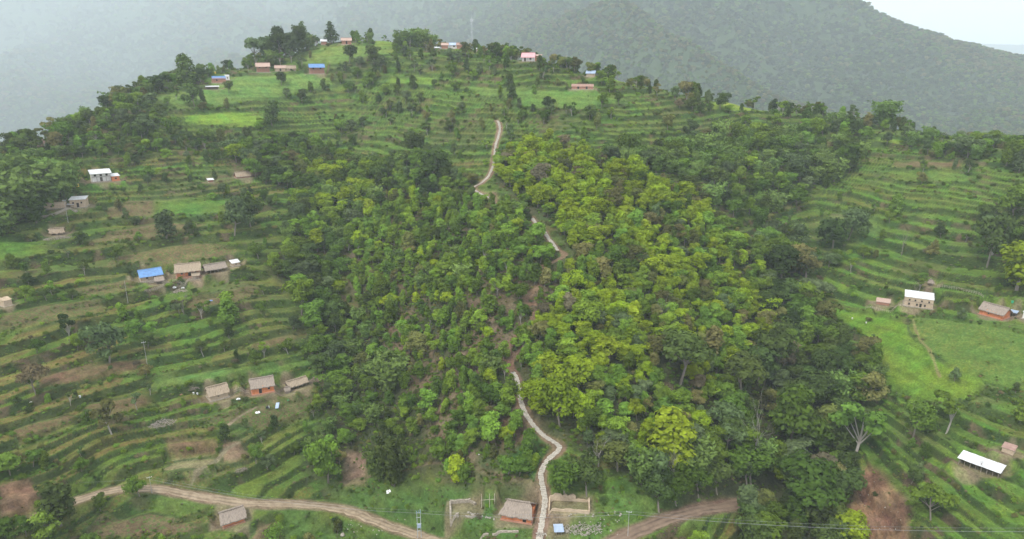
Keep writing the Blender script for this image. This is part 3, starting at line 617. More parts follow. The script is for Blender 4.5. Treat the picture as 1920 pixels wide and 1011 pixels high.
put(sstep(.02, .12, TT) * (1 - sstep(.12, .3, TT)) * terr * .35, (.10,.17,.03), 0)
put(sstep(.5, .58, TT) * (1 - sstep(.6, .66, TT)) * terr * .65, (.125,.20,.035), 0)
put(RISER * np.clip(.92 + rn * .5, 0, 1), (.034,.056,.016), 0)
put(RISER * sstep(.15, .45, rn) * .8, (.115,.082,.05), 0)
put(terr * (1 - RISER) * sstep(.12, .5, fbm(GX / 18, GY / 18, 95, 3)) * .5, (.10,.088,.045))
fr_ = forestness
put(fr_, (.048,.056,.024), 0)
sp = blur(MASK['young'], 8) * sstep(-.25, .15, fbm(GX / 11, GY / 11, 97, 4)) * (.35 + .6 * sstep(430, 700, ppy))
put(sp, (.135,.095,.06), 0); put(sp * sstep(.1, .4, fbm(GX / 6, GY / 6, 99, 3)), (.17,.135,.085), 0)
put(blur(MASK['young'], 8) * sstep(820, 860, ppy), (.075,.085,.034), 0)
put(blur(inpoly(jx, jy, [(960, 850), (1010, 800), (1040, 830), (1015, 880), (1005, 900), (930, 870)]), 4), (.045,.095,.02), 0)
put(blur(inpoly(jx, jy, [(1160, 900), (1230, 905), (1300, 930), (1180, 960)]), 6), (.04,.10,.018), 0)
put(blur(inpoly(jx, jy, [(1035, 925), (1240, 920), (1240, 960), (1160, 1030), (1030, 1030)]), 4), (.085,.14,.03), 0)
put(blur(inpoly(jx, jy, [(640, 905), (1000, 915), (1000, 1030), (860, 1030), (700, 960), (600, 935)]), 4), (.07,.12,.028), 0)
put(blur(inpoly(jx, jy, [(240, 930), (420, 930), (640, 965), (780, 1015), (700, 1030), (530, 1030), (520, 960), (400, 960), (240, 950)]), 4), (.075,.125,.028), 0)
for poly, col in BARE: put(blur(inpoly(jx, jy, poly), 3), np.array(col) * .8, 0)
put(slip * sstep(0, .4, fbm(GX / 3, GY / 3, 103, 3)) * .5, (.22,.145,.095), 0); put(slip * (1 - slip) * 4 * sstep(-.2, .1, rn) * .6, (.075,.045,.03), 0)
bn = fbm(GX / 1.3, GY / 1.3, 107, 2)[..., None] * .45; bm = np.clip(blur(sum(inpoly(jx, jy, p_) for p_, c_ in BARE) > 0, 3), 0, 1)[..., None]
cov *= 1 + bn * bm
for kx, col, hw, fl in (('road', (.20,.15,.095), 1.7, 1.5), ('road2', (.15,.105,.072), 2.2, 1.6), ('path', (.16,.11,.07), 1.2, .9), ('path2', (.18,.12,.08), .9, 1.1), ('path3', (.19,.13,.085), 1.0, 1.2),
                       ('track', (.17,.11,.07), .9, .8), ('trail', (.17,.135,.09), .35, .5), ('trail2', (.17,.16,.06), .3, .5), ('trail3', (.13,.11,.06), .5, .8), ('trail4', (.17,.15,.09), .2, .4)):
    put(1 - sstep(hw, hw + fl, DL[kx] + rn * .9), col, 0)
for (x, y, rx, ry, yaw) in PADS:
    d = np.hypot(np.maximum(abs(GX - x) - rx, 0), np.maximum(abs(GY - y) - ry, 0)); put((1 - sstep(.0, 1.6, d + rn * 1.5)) * .7, (.21,.16,.105), 0)
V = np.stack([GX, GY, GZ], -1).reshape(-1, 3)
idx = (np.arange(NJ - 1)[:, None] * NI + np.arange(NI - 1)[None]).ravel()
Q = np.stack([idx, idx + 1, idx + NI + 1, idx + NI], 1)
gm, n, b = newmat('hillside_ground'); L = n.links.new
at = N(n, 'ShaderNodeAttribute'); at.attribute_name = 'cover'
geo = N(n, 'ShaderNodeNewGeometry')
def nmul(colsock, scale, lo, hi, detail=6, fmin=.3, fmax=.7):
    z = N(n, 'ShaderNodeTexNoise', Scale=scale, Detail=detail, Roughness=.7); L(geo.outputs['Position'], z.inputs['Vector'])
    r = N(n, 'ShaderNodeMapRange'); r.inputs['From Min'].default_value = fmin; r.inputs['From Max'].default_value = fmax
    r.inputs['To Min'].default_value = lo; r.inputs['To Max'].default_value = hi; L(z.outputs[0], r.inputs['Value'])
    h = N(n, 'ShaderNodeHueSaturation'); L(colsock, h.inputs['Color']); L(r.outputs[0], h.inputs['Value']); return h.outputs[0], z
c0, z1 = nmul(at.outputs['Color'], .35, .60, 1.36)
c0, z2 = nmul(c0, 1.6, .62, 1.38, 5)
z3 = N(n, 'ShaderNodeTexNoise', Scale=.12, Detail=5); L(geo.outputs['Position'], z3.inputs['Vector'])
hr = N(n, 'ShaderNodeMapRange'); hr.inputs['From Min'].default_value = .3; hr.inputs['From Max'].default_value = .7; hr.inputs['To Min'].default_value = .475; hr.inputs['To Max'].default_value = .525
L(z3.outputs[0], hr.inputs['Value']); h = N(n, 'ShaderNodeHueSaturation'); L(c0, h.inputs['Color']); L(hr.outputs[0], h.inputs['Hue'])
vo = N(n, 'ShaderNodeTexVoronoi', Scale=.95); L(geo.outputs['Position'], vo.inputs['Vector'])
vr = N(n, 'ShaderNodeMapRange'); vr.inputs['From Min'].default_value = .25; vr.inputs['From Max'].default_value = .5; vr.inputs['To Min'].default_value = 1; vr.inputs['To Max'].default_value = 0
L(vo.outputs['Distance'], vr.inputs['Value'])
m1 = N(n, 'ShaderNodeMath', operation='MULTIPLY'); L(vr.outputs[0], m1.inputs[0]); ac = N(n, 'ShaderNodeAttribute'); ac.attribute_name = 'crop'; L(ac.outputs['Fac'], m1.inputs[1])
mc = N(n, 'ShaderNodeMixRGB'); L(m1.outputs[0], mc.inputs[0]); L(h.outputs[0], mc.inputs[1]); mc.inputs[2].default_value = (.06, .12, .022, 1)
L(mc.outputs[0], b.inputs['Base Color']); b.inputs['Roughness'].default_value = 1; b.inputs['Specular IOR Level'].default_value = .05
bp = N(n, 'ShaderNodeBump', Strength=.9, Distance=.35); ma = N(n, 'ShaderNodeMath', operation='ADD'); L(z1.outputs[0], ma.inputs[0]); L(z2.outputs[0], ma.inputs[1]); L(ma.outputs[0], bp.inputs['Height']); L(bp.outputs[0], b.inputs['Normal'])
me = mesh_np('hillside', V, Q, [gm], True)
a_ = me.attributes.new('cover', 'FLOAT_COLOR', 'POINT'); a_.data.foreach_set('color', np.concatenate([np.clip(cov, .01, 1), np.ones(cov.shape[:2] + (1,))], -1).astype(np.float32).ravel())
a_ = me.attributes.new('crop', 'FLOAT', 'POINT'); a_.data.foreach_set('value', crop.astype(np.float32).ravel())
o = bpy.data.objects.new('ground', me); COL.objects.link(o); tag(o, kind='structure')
print('ground', time.time() - T0)

# ---------------------------------------------------------------- roads, stairway, trails
def strip(name, key, hw, mat, lift=.06, rough=.25, nx=17):
    ln = LINES[key]; H = HL[key]; tx = np.gradient(ln[:, 0]); ty = np.gradient(ln[:, 1]); l = np.hypot(tx, ty); tx, ty = tx / l, ty / l; vs = []
    for i in range(len(ln)):
        e0, e1 = hw + fbm(i * .7, 3.1, 5, 3) * rough * 2, hw + fbm(i * .7, 9.1, 6, 3) * rough * 2
        for k_ in range(nx):
            s_ = -1 + 2 * k_ / (nx - 1); off = s_ * (e0 if s_ < 0 else e1)
            x, y = ln[i, 0] - ty[i] * off, ln[i, 1] + tx[i] * off
            z = float(hz(x, y)) + lift * (1 - abs(s_) ** 4) - .10 * math.exp(-((abs(s_) - .42) / .16) ** 2) + fbm(x, y, 8, 2) * .05 + .05
            vs.append((x, y, z))
    ru = [math.exp(-((abs(-1 + 2 * k_ / (nx - 1)) - .45) / .16) ** 2) * (.6 + fbm(i * .25, k_ * .1, 9, 2)) for i in range(len(ln)) for k_ in range(nx)]
    idx = (np.arange(len(ln) - 1)[:, None] * nx + np.arange(nx - 1)[None]).ravel()
    me = mesh_np(name, vs, np.stack([idx, idx + 1, idx + nx + 1, idx + nx], 1), [mat], True)
    at_ = me.attributes.new('rut', 'FLOAT', 'POINT'); at_.data.foreach_set('value', np.array(ru, np.float32))
    o = bpy.data.objects.new(name, me); COL.objects.link(o); return tag(o, kind='structure')
for m_ in (DIRT, DIRTR):      # wheel ruts: packed, darker earth
    nn_ = m_.node_tree; bs = nn_.nodes['Principled BSDF']; src_ = bs.inputs['Base Color'].links[0].from_socket; aa = nn_.nodes.new('ShaderNodeAttribute'); aa.attribute_name = 'rut'
    mr = nn_.nodes.new('ShaderNodeMapRange'); mr.inputs['To Min'].default_value = 1.08; mr.inputs['To Max'].default_value = .50; nn_.links.new(aa.outputs['Fac'], mr.inputs['Value'])
    hh_ = nn_.nodes.new('ShaderNodeHueSaturation'); nn_.links.new(src_, hh_.inputs['Color']); nn_.links.new(mr.outputs[0], hh_.inputs['Value']); nn_.links.new(hh_.outputs[0], bs.inputs['Base Color'])
strip('dirt_road', 'road', 1.6, DIRT, .12, .42); strip('dirt_road', 'road2', 2.0, DIRTR, .12, .5)
def stairway(key, hw, name='stone_stairway', seed=3):
    ln = LINES[key]; rg = random.Random(seed); tx = np.gradient(ln[:, 0]); ty = np.gradient(ln[:, 1]); l = np.hypot(tx, ty); tx, ty = tx / l, ty / l
    s = np.concatenate([[0], np.cumsum(np.hypot(np.diff(ln[:, 0]), np.diff(ln[:, 1])))]); b = MB(); d = 0
    while d < s[-1] - 1.3:
        L_ = rg.uniform(.38, .58); a0, a1 = d + .015, d + L_ - .015
        P = []
        for a in (a0, a1):
            x, y = np.interp(a, s, ln[:, 0]), np.interp(a, s, ln[:, 1]); u_, v_ = np.interp(a, s, tx), np.interp(a, s, ty); P.append((x, y, u_, v_))
        zt = max(float(hz(P[0][0], P[0][1])), float(hz(P[1][0], P[1][1]))) + rg.uniform(.06, .11)
        ws = rg.choice([1, 2, 2, 3]); cuts = [-hw + rg.uniform(-.18, .1)] + sorted(rg.uniform(-hw * .6, hw * .6) for _ in range(ws - 1)) + [hw + rg.uniform(-.1, .18)]
        for i in range(ws):
            vs = []
            for zz in (zt - .6, zt + rg.uniform(-.035, .035)):
                for (x, y, u_, v_), o2 in ((P[0], cuts[i] + .03), (P[0], cuts[i+1] - .03), (P[1], cuts[i+1] - .03), (P[1], cuts[i] + .03)):
                    vs.append((x - v_ * o2 + rg.uniform(-.03, .03), y + u_ * o2 + rg.uniform(-.03, .03), zz))
            b.add(vs, [(3,2,1,0),(4,5,6,7),(0,1,5,4),(1,2,6,5),(2,3,7,6),(3,0,4,7)])
        d += L_
    o = b.build(name, SLAB); return tag(o, kind='structure')
stairway('path', .74); stairway('path2', .72, seed=5); stairway('path3', .52, seed=9)

# ---------------------------------------------------------------- tree shapes (unit height 1)
def lobes_for(shape, rg):
    Ls = []
    if shape == 'round':
        ox, oy, el = rg.uniform(-.06, .06), rg.uniform(-.06, .06), rg.uniform(.75, 1.25)
        for i in range(rg.randint(9, 17)):
            a = rg.uniform(0, 6.28); r = rg.uniform(.06, .30); z = rg.uniform(.30, .86); r *= 1.15 - .5 * abs(z - .55); Ls.append((ox + math.cos(a) * r * el, oy + math.sin(a) * r / el, z, rg.uniform(.09, .19), rg.uniform(.7, .95)))
        Ls.append((ox, oy, .82, .15, .9)); Ls.append((ox / 2, oy / 2, .58, .22, 1))
    elif shape == 'spread':
        for i in range(17):
            a = rg.uniform(0, 6.28); r = rg.uniform(.1, .44); z = .80 - r * .35 + rg.uniform(-.13, .06); Ls.append((math.cos(a) * r, math.sin(a) * r, z, rg.uniform(.10, .17), .65))
        Ls.append((0, 0, .78, .2, .7))
    elif shape == 'tall':
        for i in range(12):
            a = rg.uniform(0, 6.28); z = .18 + .72 * i / 11; r = .10 * (1.2 - z) + rg.uniform(0, .05); Ls.append((math.cos(a) * r, math.sin(a) * r, z, (.15 - .07 * abs(z - .45)) * rg.uniform(.8, 1.15), 1.1))
    elif shape == 'cone':
        for i in range(16):
            a = i * 2.4 + rg.uniform(-.4, .4); z = .12 + .80 * i / 15; r = .22 * (1 - z) ** .8; Ls.append((math.cos(a) * r, math.sin(a) * r, z, .06 + .11 * (1 - z), .8))
    elif shape == 'sparse':
        for i in range(9):
            a = rg.uniform(0, 6.28); r = rg.uniform(.08, .30); z = rg.uniform(.40, .92); Ls.append((math.cos(a) * r, math.sin(a) * r, z, rg.uniform(.07, .13), .8))
    elif shape == 'shrub':
        for i in range(9):
            a = rg.uniform(0, 6.28); r = rg.uniform(.1, .55); Ls.append((math.cos(a) * r, math.sin(a) * r, rg.uniform(.15, .62), rg.uniform(.22, .38), .9))
    return Ls
def crown_arrays(shape, seed):
    rg = random.Random(seed); g = np.random.default_rng(seed)
    if shape == 'bamboo':
        C_, Nn = [], []
        for i in range(40):
            a = rg.uniform(0, 6.28); out = rg.uniform(.04, .34); r0 = rg.uniform(0, .12); hh = rg.uniform(.62, 1.0); n = 42
            t_ = g.uniform(.12, 1.10, n); rr = r0 + out * t_ ** 1.9; zz = hh * t_ * (1.12 - .12 * t_) - .55 * np.maximum(t_ - .82, 0) ** 1.3
            sp_ = .030 + .035 * np.sin(np.clip(t_, 0, 1) * 2.6); C_.append(np.stack([np.cos(a) * rr + g.normal(0, sp_), np.sin(a) * rr + g.normal(0, sp_), zz + g.normal(0, .02, n)], 1))
            Nn.append(np.stack([np.cos(a) * .7 + g.normal(0, .8, n), np.sin(a) * .7 + g.normal(0, .8, n), .5 + g.normal(0, .6, n)], 1))
        C_ = np.concatenate(C_); Nn = np.concatenate(Nn); size = g.uniform(.020, .038, len(C_)); asp = 1.8
    else:
        cnt = dict(round=1900, spread=2100, tall=1350, cone=1300, sparse=1000, shrub=700)[shape]; Ls = lobes_for(shape, rg)
        wt = np.array([l[3] ** 2 for l in Ls]); wt /= wt.sum(); li = g.choice(len(Ls), cnt, p=wt); La = np.array(Ls)[li]
        d = g.normal(size=(cnt, 3)); d /= np.linalg.norm(d, axis=1)[:, None]; d[:, 2] = np.where((d[:, 2] < -.35) & (g.random(cnt) < .7), -d[:, 2], d[:, 2])
        rad = La[:, 3] * (.72 + .36 * g.random(cnt) ** .7) * (1 + .22 * np.sin(d[:, 0] * 9 + li) * np.cos(d[:, 1] * 8 + li * 2))
        C_ = La[:, :3] + d * rad[:, None] * np.stack([np.ones(cnt), np.ones(cnt), La[:, 4]], 1); Nn = d + g.normal(0, .38, (cnt, 3)) + np.array([0, 0, .25])
        size = g.uniform(.017, .036, cnt) * (1.7 if shape == 'shrub' else 1); asp = 1.25
        if shape == 'shrub': C_[:, 2] = np.maximum(C_[:, 2], .02)
    Nn /= np.linalg.norm(Nn, axis=1)[:, None]; up = g.normal(size=Nn.shape); U = np.cross(Nn, up); U /= np.linalg.norm(U, axis=1)[:, None]; W_ = np.cross(Nn, U)
    s1, s2 = (size * asp)[:, None], size[:, None]; n = len(C_)
    P = np.stack([C_ - U * s1, C_ + W_ * s2 * .9 + Nn * s2 * .15, C_ + U * s1, C_ - W_ * s2 * .9 + Nn * s2 * .15], 1).reshape(-1, 3)
    return P, np.arange(n * 4).reshape(n, 4)
def trunk_mesh(shape, seed):
    rg = random.Random(seed + 99); b = MB()
    if shape == 'bamboo':
        for i in range(14):
            a = rg.uniform(0, 6.28); out = rg.uniform(.05, .35); r0 = rg.uniform(0, .08); pr = None
            for k_ in range(5):
                t_ = k_ / 4 * .8; rr = r0 + out * t_ ** 2.3; p = (math.cos(a) * rr, math.sin(a) * rr, -.03 + t_ * 1.05)
                if pr: b.bar(pr, p, .007, .005, 4)
                pr = p
        return b
    lean = (rg.uniform(-.05, .05), rg.uniform(-.05, .05)); top = dict(round=.6, spread=.66, tall=.7, cone=.85, sparse=.6, shrub=.3)[shape]
    b.bar((0, 0, -.06), (lean[0], lean[1], top * .55), .022, .017, 6); b.bar((lean[0], lean[1], top * .55), (lean[0] * 1.5, lean[1] * 1.2, top), .017, .008, 6)
    for i, l in enumerate(lobes_for(shape, random.Random(seed))[:8]):
        if l[2] > .3: b.bar((lean[0], lean[1], top * rg.uniform(.4, .6)), (l[0], l[1], l[2]), .011, .003, 5)
    return b
CROWNS, TRUNKS = {}, {}
def crown_mesh(shape, var, tint):
    key = (shape, var, tint)
    if key not in CROWNS:
        if (shape, var) not in CROWNS: CROWNS[(shape, var)] = crown_arrays(shape, sum(map(ord, shape)) + var * 13)
        P, Fq = CROWNS[(shape, var)]; CROWNS[key] = mesh_np('crown_' + shape, P, Fq, [LEAF[tint]])
    return CROWNS[key]
def trunk_data(shape, var, pale=False):
    key = (shape, var, pale)
    if key not in TRUNKS:
        b = trunk_mesh(shape, sum(map(ord, shape)) + var * 13); me = bpy.data.meshes.new('trunk'); me.from_pydata(b.v, [], b.f); me.materials.append(BARKP if pale else BARK); me.update(); TRUNKS[key] = me
    return TRUNKS[key]

# ---------------------------------------------------------------- vegetation: where each plant stands
PLANTS = []     # dict(kind, x, y, z, h, wf, rz, shape, var, tint, px, py, hp, label?)
fjN = lambda y: np.clip(np.round(np.log((y + Y0S) / A0) / KY).astype(int), 0, NJ - 1)
fiN = lambda x, y: np.clip(np.round((x / (y + XO) + UM) / (2 * UM) * (NI - 1)).astype(int), 0, NI - 1)
NOGO = np.zeros(GX.shape, bool)
for kx, hw in (('road', 3.6), ('road2', 3.6), ('path', 1.9), ('path2', 1.9), ('path3', 2.6), ('track', 1.3), ('trail4', 1)): NOGO |= DL[kx] < hw
for (x, y, rx, ry, yaw) in PADS: NOGO |= np.hypot(np.maximum(abs(GX - x) - rx, 0), np.maximum(abs(GY - y) - ry, 0)) < .9
# trees must not stand in front of a building or on the open stretches of the stairway: keep the slope just below them clear
CLEAR = NOGO | inpoly(ppx, ppy, [(1600,860),(1680,880),(1725,930),(1735,1060),(1560,1060),(1570,950)])
for (x, y, rx, ry, yaw) in PADS:
    d = math.hypot(x, y); fx, fy = -x / d, -y / d; lx, ly = (GX - x), (GY - y); al = lx * fx + ly * fy; la = abs(-lx * fy + ly * fx); CLEAR |= (al > -1) & (al < 13) & (la < rx + .5)
for kx in ('path', 'path2', 'path3'):
    ln = LINES[kx][::3]
    for (x, y) in ln:
        d = math.hypot(x, y); fx, fy = -x / d, -y / d
        j0, j1 = int(fjN(np.array(y - 11.0))), int(fjN(np.array(y + 3.0))); lx, ly = GX[j0:j1] - x, GY[j0:j1] - y
        CLEAR[j0:j1] |= (lx * fx + ly * fy > -1) & (lx * fx + ly * fy < (9 if kx == 'path' else 8 if kx == 'path2' else 4.5)) & (abs(-lx * fy + ly * fx) < 1.6)
fieldmask = np.zeros(GX.shape, bool)
for poly, col, cr_ in FIELDS: fieldmask |= inpoly(ppx, ppy, poly)
baremask = np.zeros(GX.shape, bool)
for poly, col in BARE: baremask |= inpoly(ppx, ppy, poly)
def scatter(space, seed, y0=62, y1=620, mar=60):
    g = np.random.default_rng(seed); xs = np.arange(-460, 460, space); ys = np.arange(y0, y1, space)
    X, Y = np.meshgrid(xs, ys); X[::2] += space / 2; X = X + g.uniform(-.42, .42, X.shape) * space; Y = Y + g.uniform(-.42, .42, Y.shape) * space
    X, Y = X.ravel(), Y.ravel(); ok = abs(X) < (Y + XO) * UM * .98; X, Y = X[ok], Y[ok]; Z = hz(X, Y); px, py, _ = project(X, Y, Z)
    ok = (px > -mar * 2) & (px < PW + mar * 2) & (py > -20) & (py < PH + mar * 1.6); X, Y, Z, px, py = X[ok], Y[ok], Z[ok], px[ok], py[ok]
    # behind the crest: keep only what a 10 m tree could show
    vis = np.ones(len(X), bool); top = Z + 9
    for f in (.97, .94, .9, .85, .8, .72, .64): vis &= hz(X * f, Y * f) < top * f + 0 * X
    X, Y, Z, px, py = X[vis], Y[vis], Z[vis], px[vis], py[vis]; return X, Y, Z, px, py, fjN(Y), fiN(X, Y), g
def choose(g, n, opts):
    names = [o_[0] for o_ in opts]; p = np.array([o_[1] for o_ in opts], float); p /= p.sum(); return [names[i] for i in g.choice(len(names), n, p=p)]
NVAR = dict(round=6, spread=2, tall=3, cone=1, sparse=2, bamboo=2, shrub=2)
def add(kind, x, y, z, h_, wf, shape, tint, px, py, g=None, var=None, label=None, rz=None, zone=''):
    var = (int(RNG.integers(NVAR[shape])) if var is None else var)
    PLANTS.append(dict(kind=kind, x=float(x), y=float(y), z=float(z), h=float(h_), wf=float(wf), rz=float(RNG.uniform(0, 6.28) if rz is None else rz), shape=shape, var=var, tint=tint, px=float(px), py=float(py), label=label, zone=zone))
ZONES = [ # region, spacing, keep, height range, shapes, tints, kind
 ('rimbamboo', 4.6, .97, (6, 9.5), [('bamboo', 8), ('round', 1)], [('fresh', 20), ('green', 50), ('bamboo', 30)], 'broadleaf_tree'),
 ('beltbamboo', 4.8, .95, (5.5, 9), [('bamboo', 7), ('round', 2)], [('fresh', 20), ('green', 50), ('grey', 30)], 'broadleaf_tree'),
 ('lime', 3.85, .98, (4.8, 7.8), [('round', 7), ('tall', 3)], [('lime', 60), ('fresh', 24), ('green', 9), ('olive', 7), ('yellow', 1), ('rust', 1.5)], 'broadleaf_tree'),
 ('young', 3.15, .82, (3.4, 7.2), [('tall', 7), ('round', 4), ('cone', 1.2), ('sparse', 1), ('bamboo', .5)], [('fresh', 50), ('green', 40), ('lime', 5), ('dark', 3), ('yellow', 1.0), ('olive', 6)], 'young_tree'),
 ('mixed', 4.7, .95, (5.5, 9.8), [('round', 7), ('tall', 2), ('bamboo', 1.5)], [('green', 38), ('fresh', 22), ('dark', 24), ('grey', 10), ('olive', 10), ('lime', 3)], 'broadleaf_tree'),
 ('leftrim', 5.0, .86, (4.6, 8.4), [('round', 6), ('tall', 2), ('bamboo', 2), ('sparse', 1)], [('green', 34), ('fresh', 14), ('dark', 26), ('grey', 14), ('olive', 14)], 'broadleaf_tree'),
 ('gully', 5.0, .93, (5.2, 9.2), [('round', 7), ('bamboo', 1)], [('dark', 30), ('green', 40), ('fresh', 15), ('grey', 10)], 'broadleaf_tree'),
 ('bamboo', 4.6, .78, (4.2, 7.4), [('bamboo', 6), ('round', 4), ('tall', 2)], [('green', 40), ('fresh', 42), ('dark', 5), ('olive', 8)], 'broadleaf_tree'),
 ('dark', 5.4, .97, (7.5, 12.2), [('round', 7), ('spread', 2), ('bamboo', .6), ('tall', 1)], [('dark', 40), ('green', 30), ('olive', 16), ('grey', 14), ('lime', 3), ('rust', 1.5)], 'broadleaf_tree'),
 ('upright', 5.8, .88, (6, 10.5), [('round', 6), ('tall', 1.5), ('bamboo', 2.5)], [('green', 30), ('fresh', 16), ('dark', 24), ('grey', 22), ('olive', 12)], 'broadleaf_tree'),
 ('rightwood', 6.0, .9, (7, 11), [('round', 7), ('tall', 2)], [('dark', 40), ('grey', 30), ('green', 20), ('lime', 6)], 'broadleaf_tree'),
 ('botleft', 5.4, .85, (5, 8.5), [('round', 7), ('spread', 1), ('tall', 2)], [('dark', 34), ('green', 40), ('fresh', 14), ('grey', 10)], 'broadleaf_tree')]
allmask = np.zeros(GX.shape, bool)
for z_ in ZONES:
    name, sp_, keep, (h0, h1), shp, tnt, kind = z_
    X, Y, Z, px, py, fj, fi, g = scatter(sp_, sum(map(ord, name)))
    ok = MASK[name][fj, fi] & ~allmask[fj, fi] & ~CLEAR[fj, fi] & (g.random(len(X)) < keep) & ~baremask[fj, fi]
    if name == 'young': ok &= ~((sp[fj, fi] > .55) & (g.random(len(X)) < .6)) & (py < 905)
    if name in ('leftrim', 'upright'): ok &= ~fieldmask[fj, fi] & (fbm(X / 22, Y / 22, 7, 2) > -.28)
    X, Y, Z, px, py = X[ok], Y[ok], Z[ok], px[ok], py[ok]; m = len(X); sh = choose(g, m, shp); tn = choose(g, m, tnt)
    nzv = fbm(X / 16, Y / 16, 13, 3); hh = (h0 + (h1 - h0) * np.clip(g.random(m) * .7 + .3 * (nzv + .5), 0, 1)) * np.exp(g.normal(0, .15, m)) * np.where(g.random(m) < .05, 1.3, 1)
    for i in range(m):
        t_, s_, k_ = tn[i], sh[i], kind
        if name == 'lime' and t_ in ('green', 'fresh') and (py[i] < 380 or nzv[i] > .15) and px[i] > 930 and g.random() < .6: t_ = 'lime'
        if name == 'lime' and t_ == 'lime' and nzv[i] < .02 and py[i] > 400 and g.random() < .6: t_ = ('green', 'fresh', 'olive', 'grey')[int(g.integers(0, 4))]
        if name == 'mixed' and 590 < px[i] < 700 and 330 < py[i] < 420 and g.random() < .5: t_ = 'lime'
        if s_ == 'bamboo': k_, t_ = 'bamboo_clump', 'bamboo' if g.random() < .75 else 'green'
        if s_ == 'bamboo' and name == 'bamboo' and 700 < px[i] and py[i] > 780: t_ = 'dark'
        wf = g.uniform(.85, 1.4) * (1.12 if s_ in ('round', 'tall') else 1)
        add(k_, X[i], Y[i], Z[i], hh[i], wf, s_, t_, px[i], py[i], zone=name)
    allmask |= MASK[name]
# single trees over the terraces
for sp_, seed in ((7.0, 901), (6.0, 902)):
    X, Y, Z, px, py, fj, fi, g = scatter(sp_, seed); top = py < 260
    pr = np.where(top, .62, np.where(px < 640, .62, .40)) * (1 if seed == 901 else np.where(py < 300, .30, .12)) * (.5 + 1.1 * np.clip(fbm(X / 30, Y / 30, 17, 2) + .5, 0, 1))
    ok = ~allmask[fj, fi] & ~CLEAR[fj, fi] & ~baremask[fj, fi] & (g.random(len(X)) < pr) & ~(fieldmask[fj, fi] & (g.random(len(X)) < .9)) & ~((px > 640) & (px < 1250) & (py > 900))
    ok &= (RISER[fj, fi] > .05) | (EDGE[fj, fi] > .3) | (g.random(len(X)) < .25)
    X, Y, Z, px, py = X[ok], Y[ok], Z[ok], px[ok], py[ok]; m = len(X)
    sh = choose(g, m, [('sparse', 3), ('round', 4), ('tall', 4), ('cone', .6)]); tn = choose(g, m, [('green', 36), ('dark', 26), ('grey', 16), ('fresh', 16), ('olive', 10), ('rust', 1)])
    for i in range(m):
        add('broadleaf_tree', X[i], Y[i], Z[i], g.uniform(3.4, 7.2) * (1.2 if py[i] < 260 else .95), g.uniform(.95, 1.35), sh[i], tn[i], px[i], py[i], zone='terraceL' if px[i] < 640 and py[i] > 260 else ('top' if py[i] <= 260 else 'terraceR'))
# shrubs on banks
X, Y, Z, px, py, fj, fi, g = scatter(2.7, 555, y1=520)
pr = np.where((RISER[fj, fi] > .2) | (EDGE[fj, fi] > .4), np.where((px < 640) & (py > 450), .85, .55), .08) * (.35 + 1.3 * np.clip(fbm(X / 17, Y / 17, 19, 3) + .5, 0, 1)); pr = np.where(allmask[fj, fi], .35, pr)
ok = ~NOGO[fj, fi] & ~(fieldmask[fj, fi] & (g.random(len(X)) < .93)) & ~(baremask[fj, fi] & (g.random(len(X)) < .8)) & (g.random(len(X)) < pr)
X, Y, Z, px, py = X[ok], Y[ok], Z[ok], px[ok], py[ok]; tn = choose(g, len(X), [('green', 40), ('fresh', 22), ('dark', 18), ('olive', 14), ('rust', 3)])
for i in range(len(X)): add('shrub', X[i], Y[i], Z[i] - .1, g.uniform(.8, 2.1), g.uniform(.7, 1.3), 'shrub', tn[i], px[i], py[i], zone='shrub')
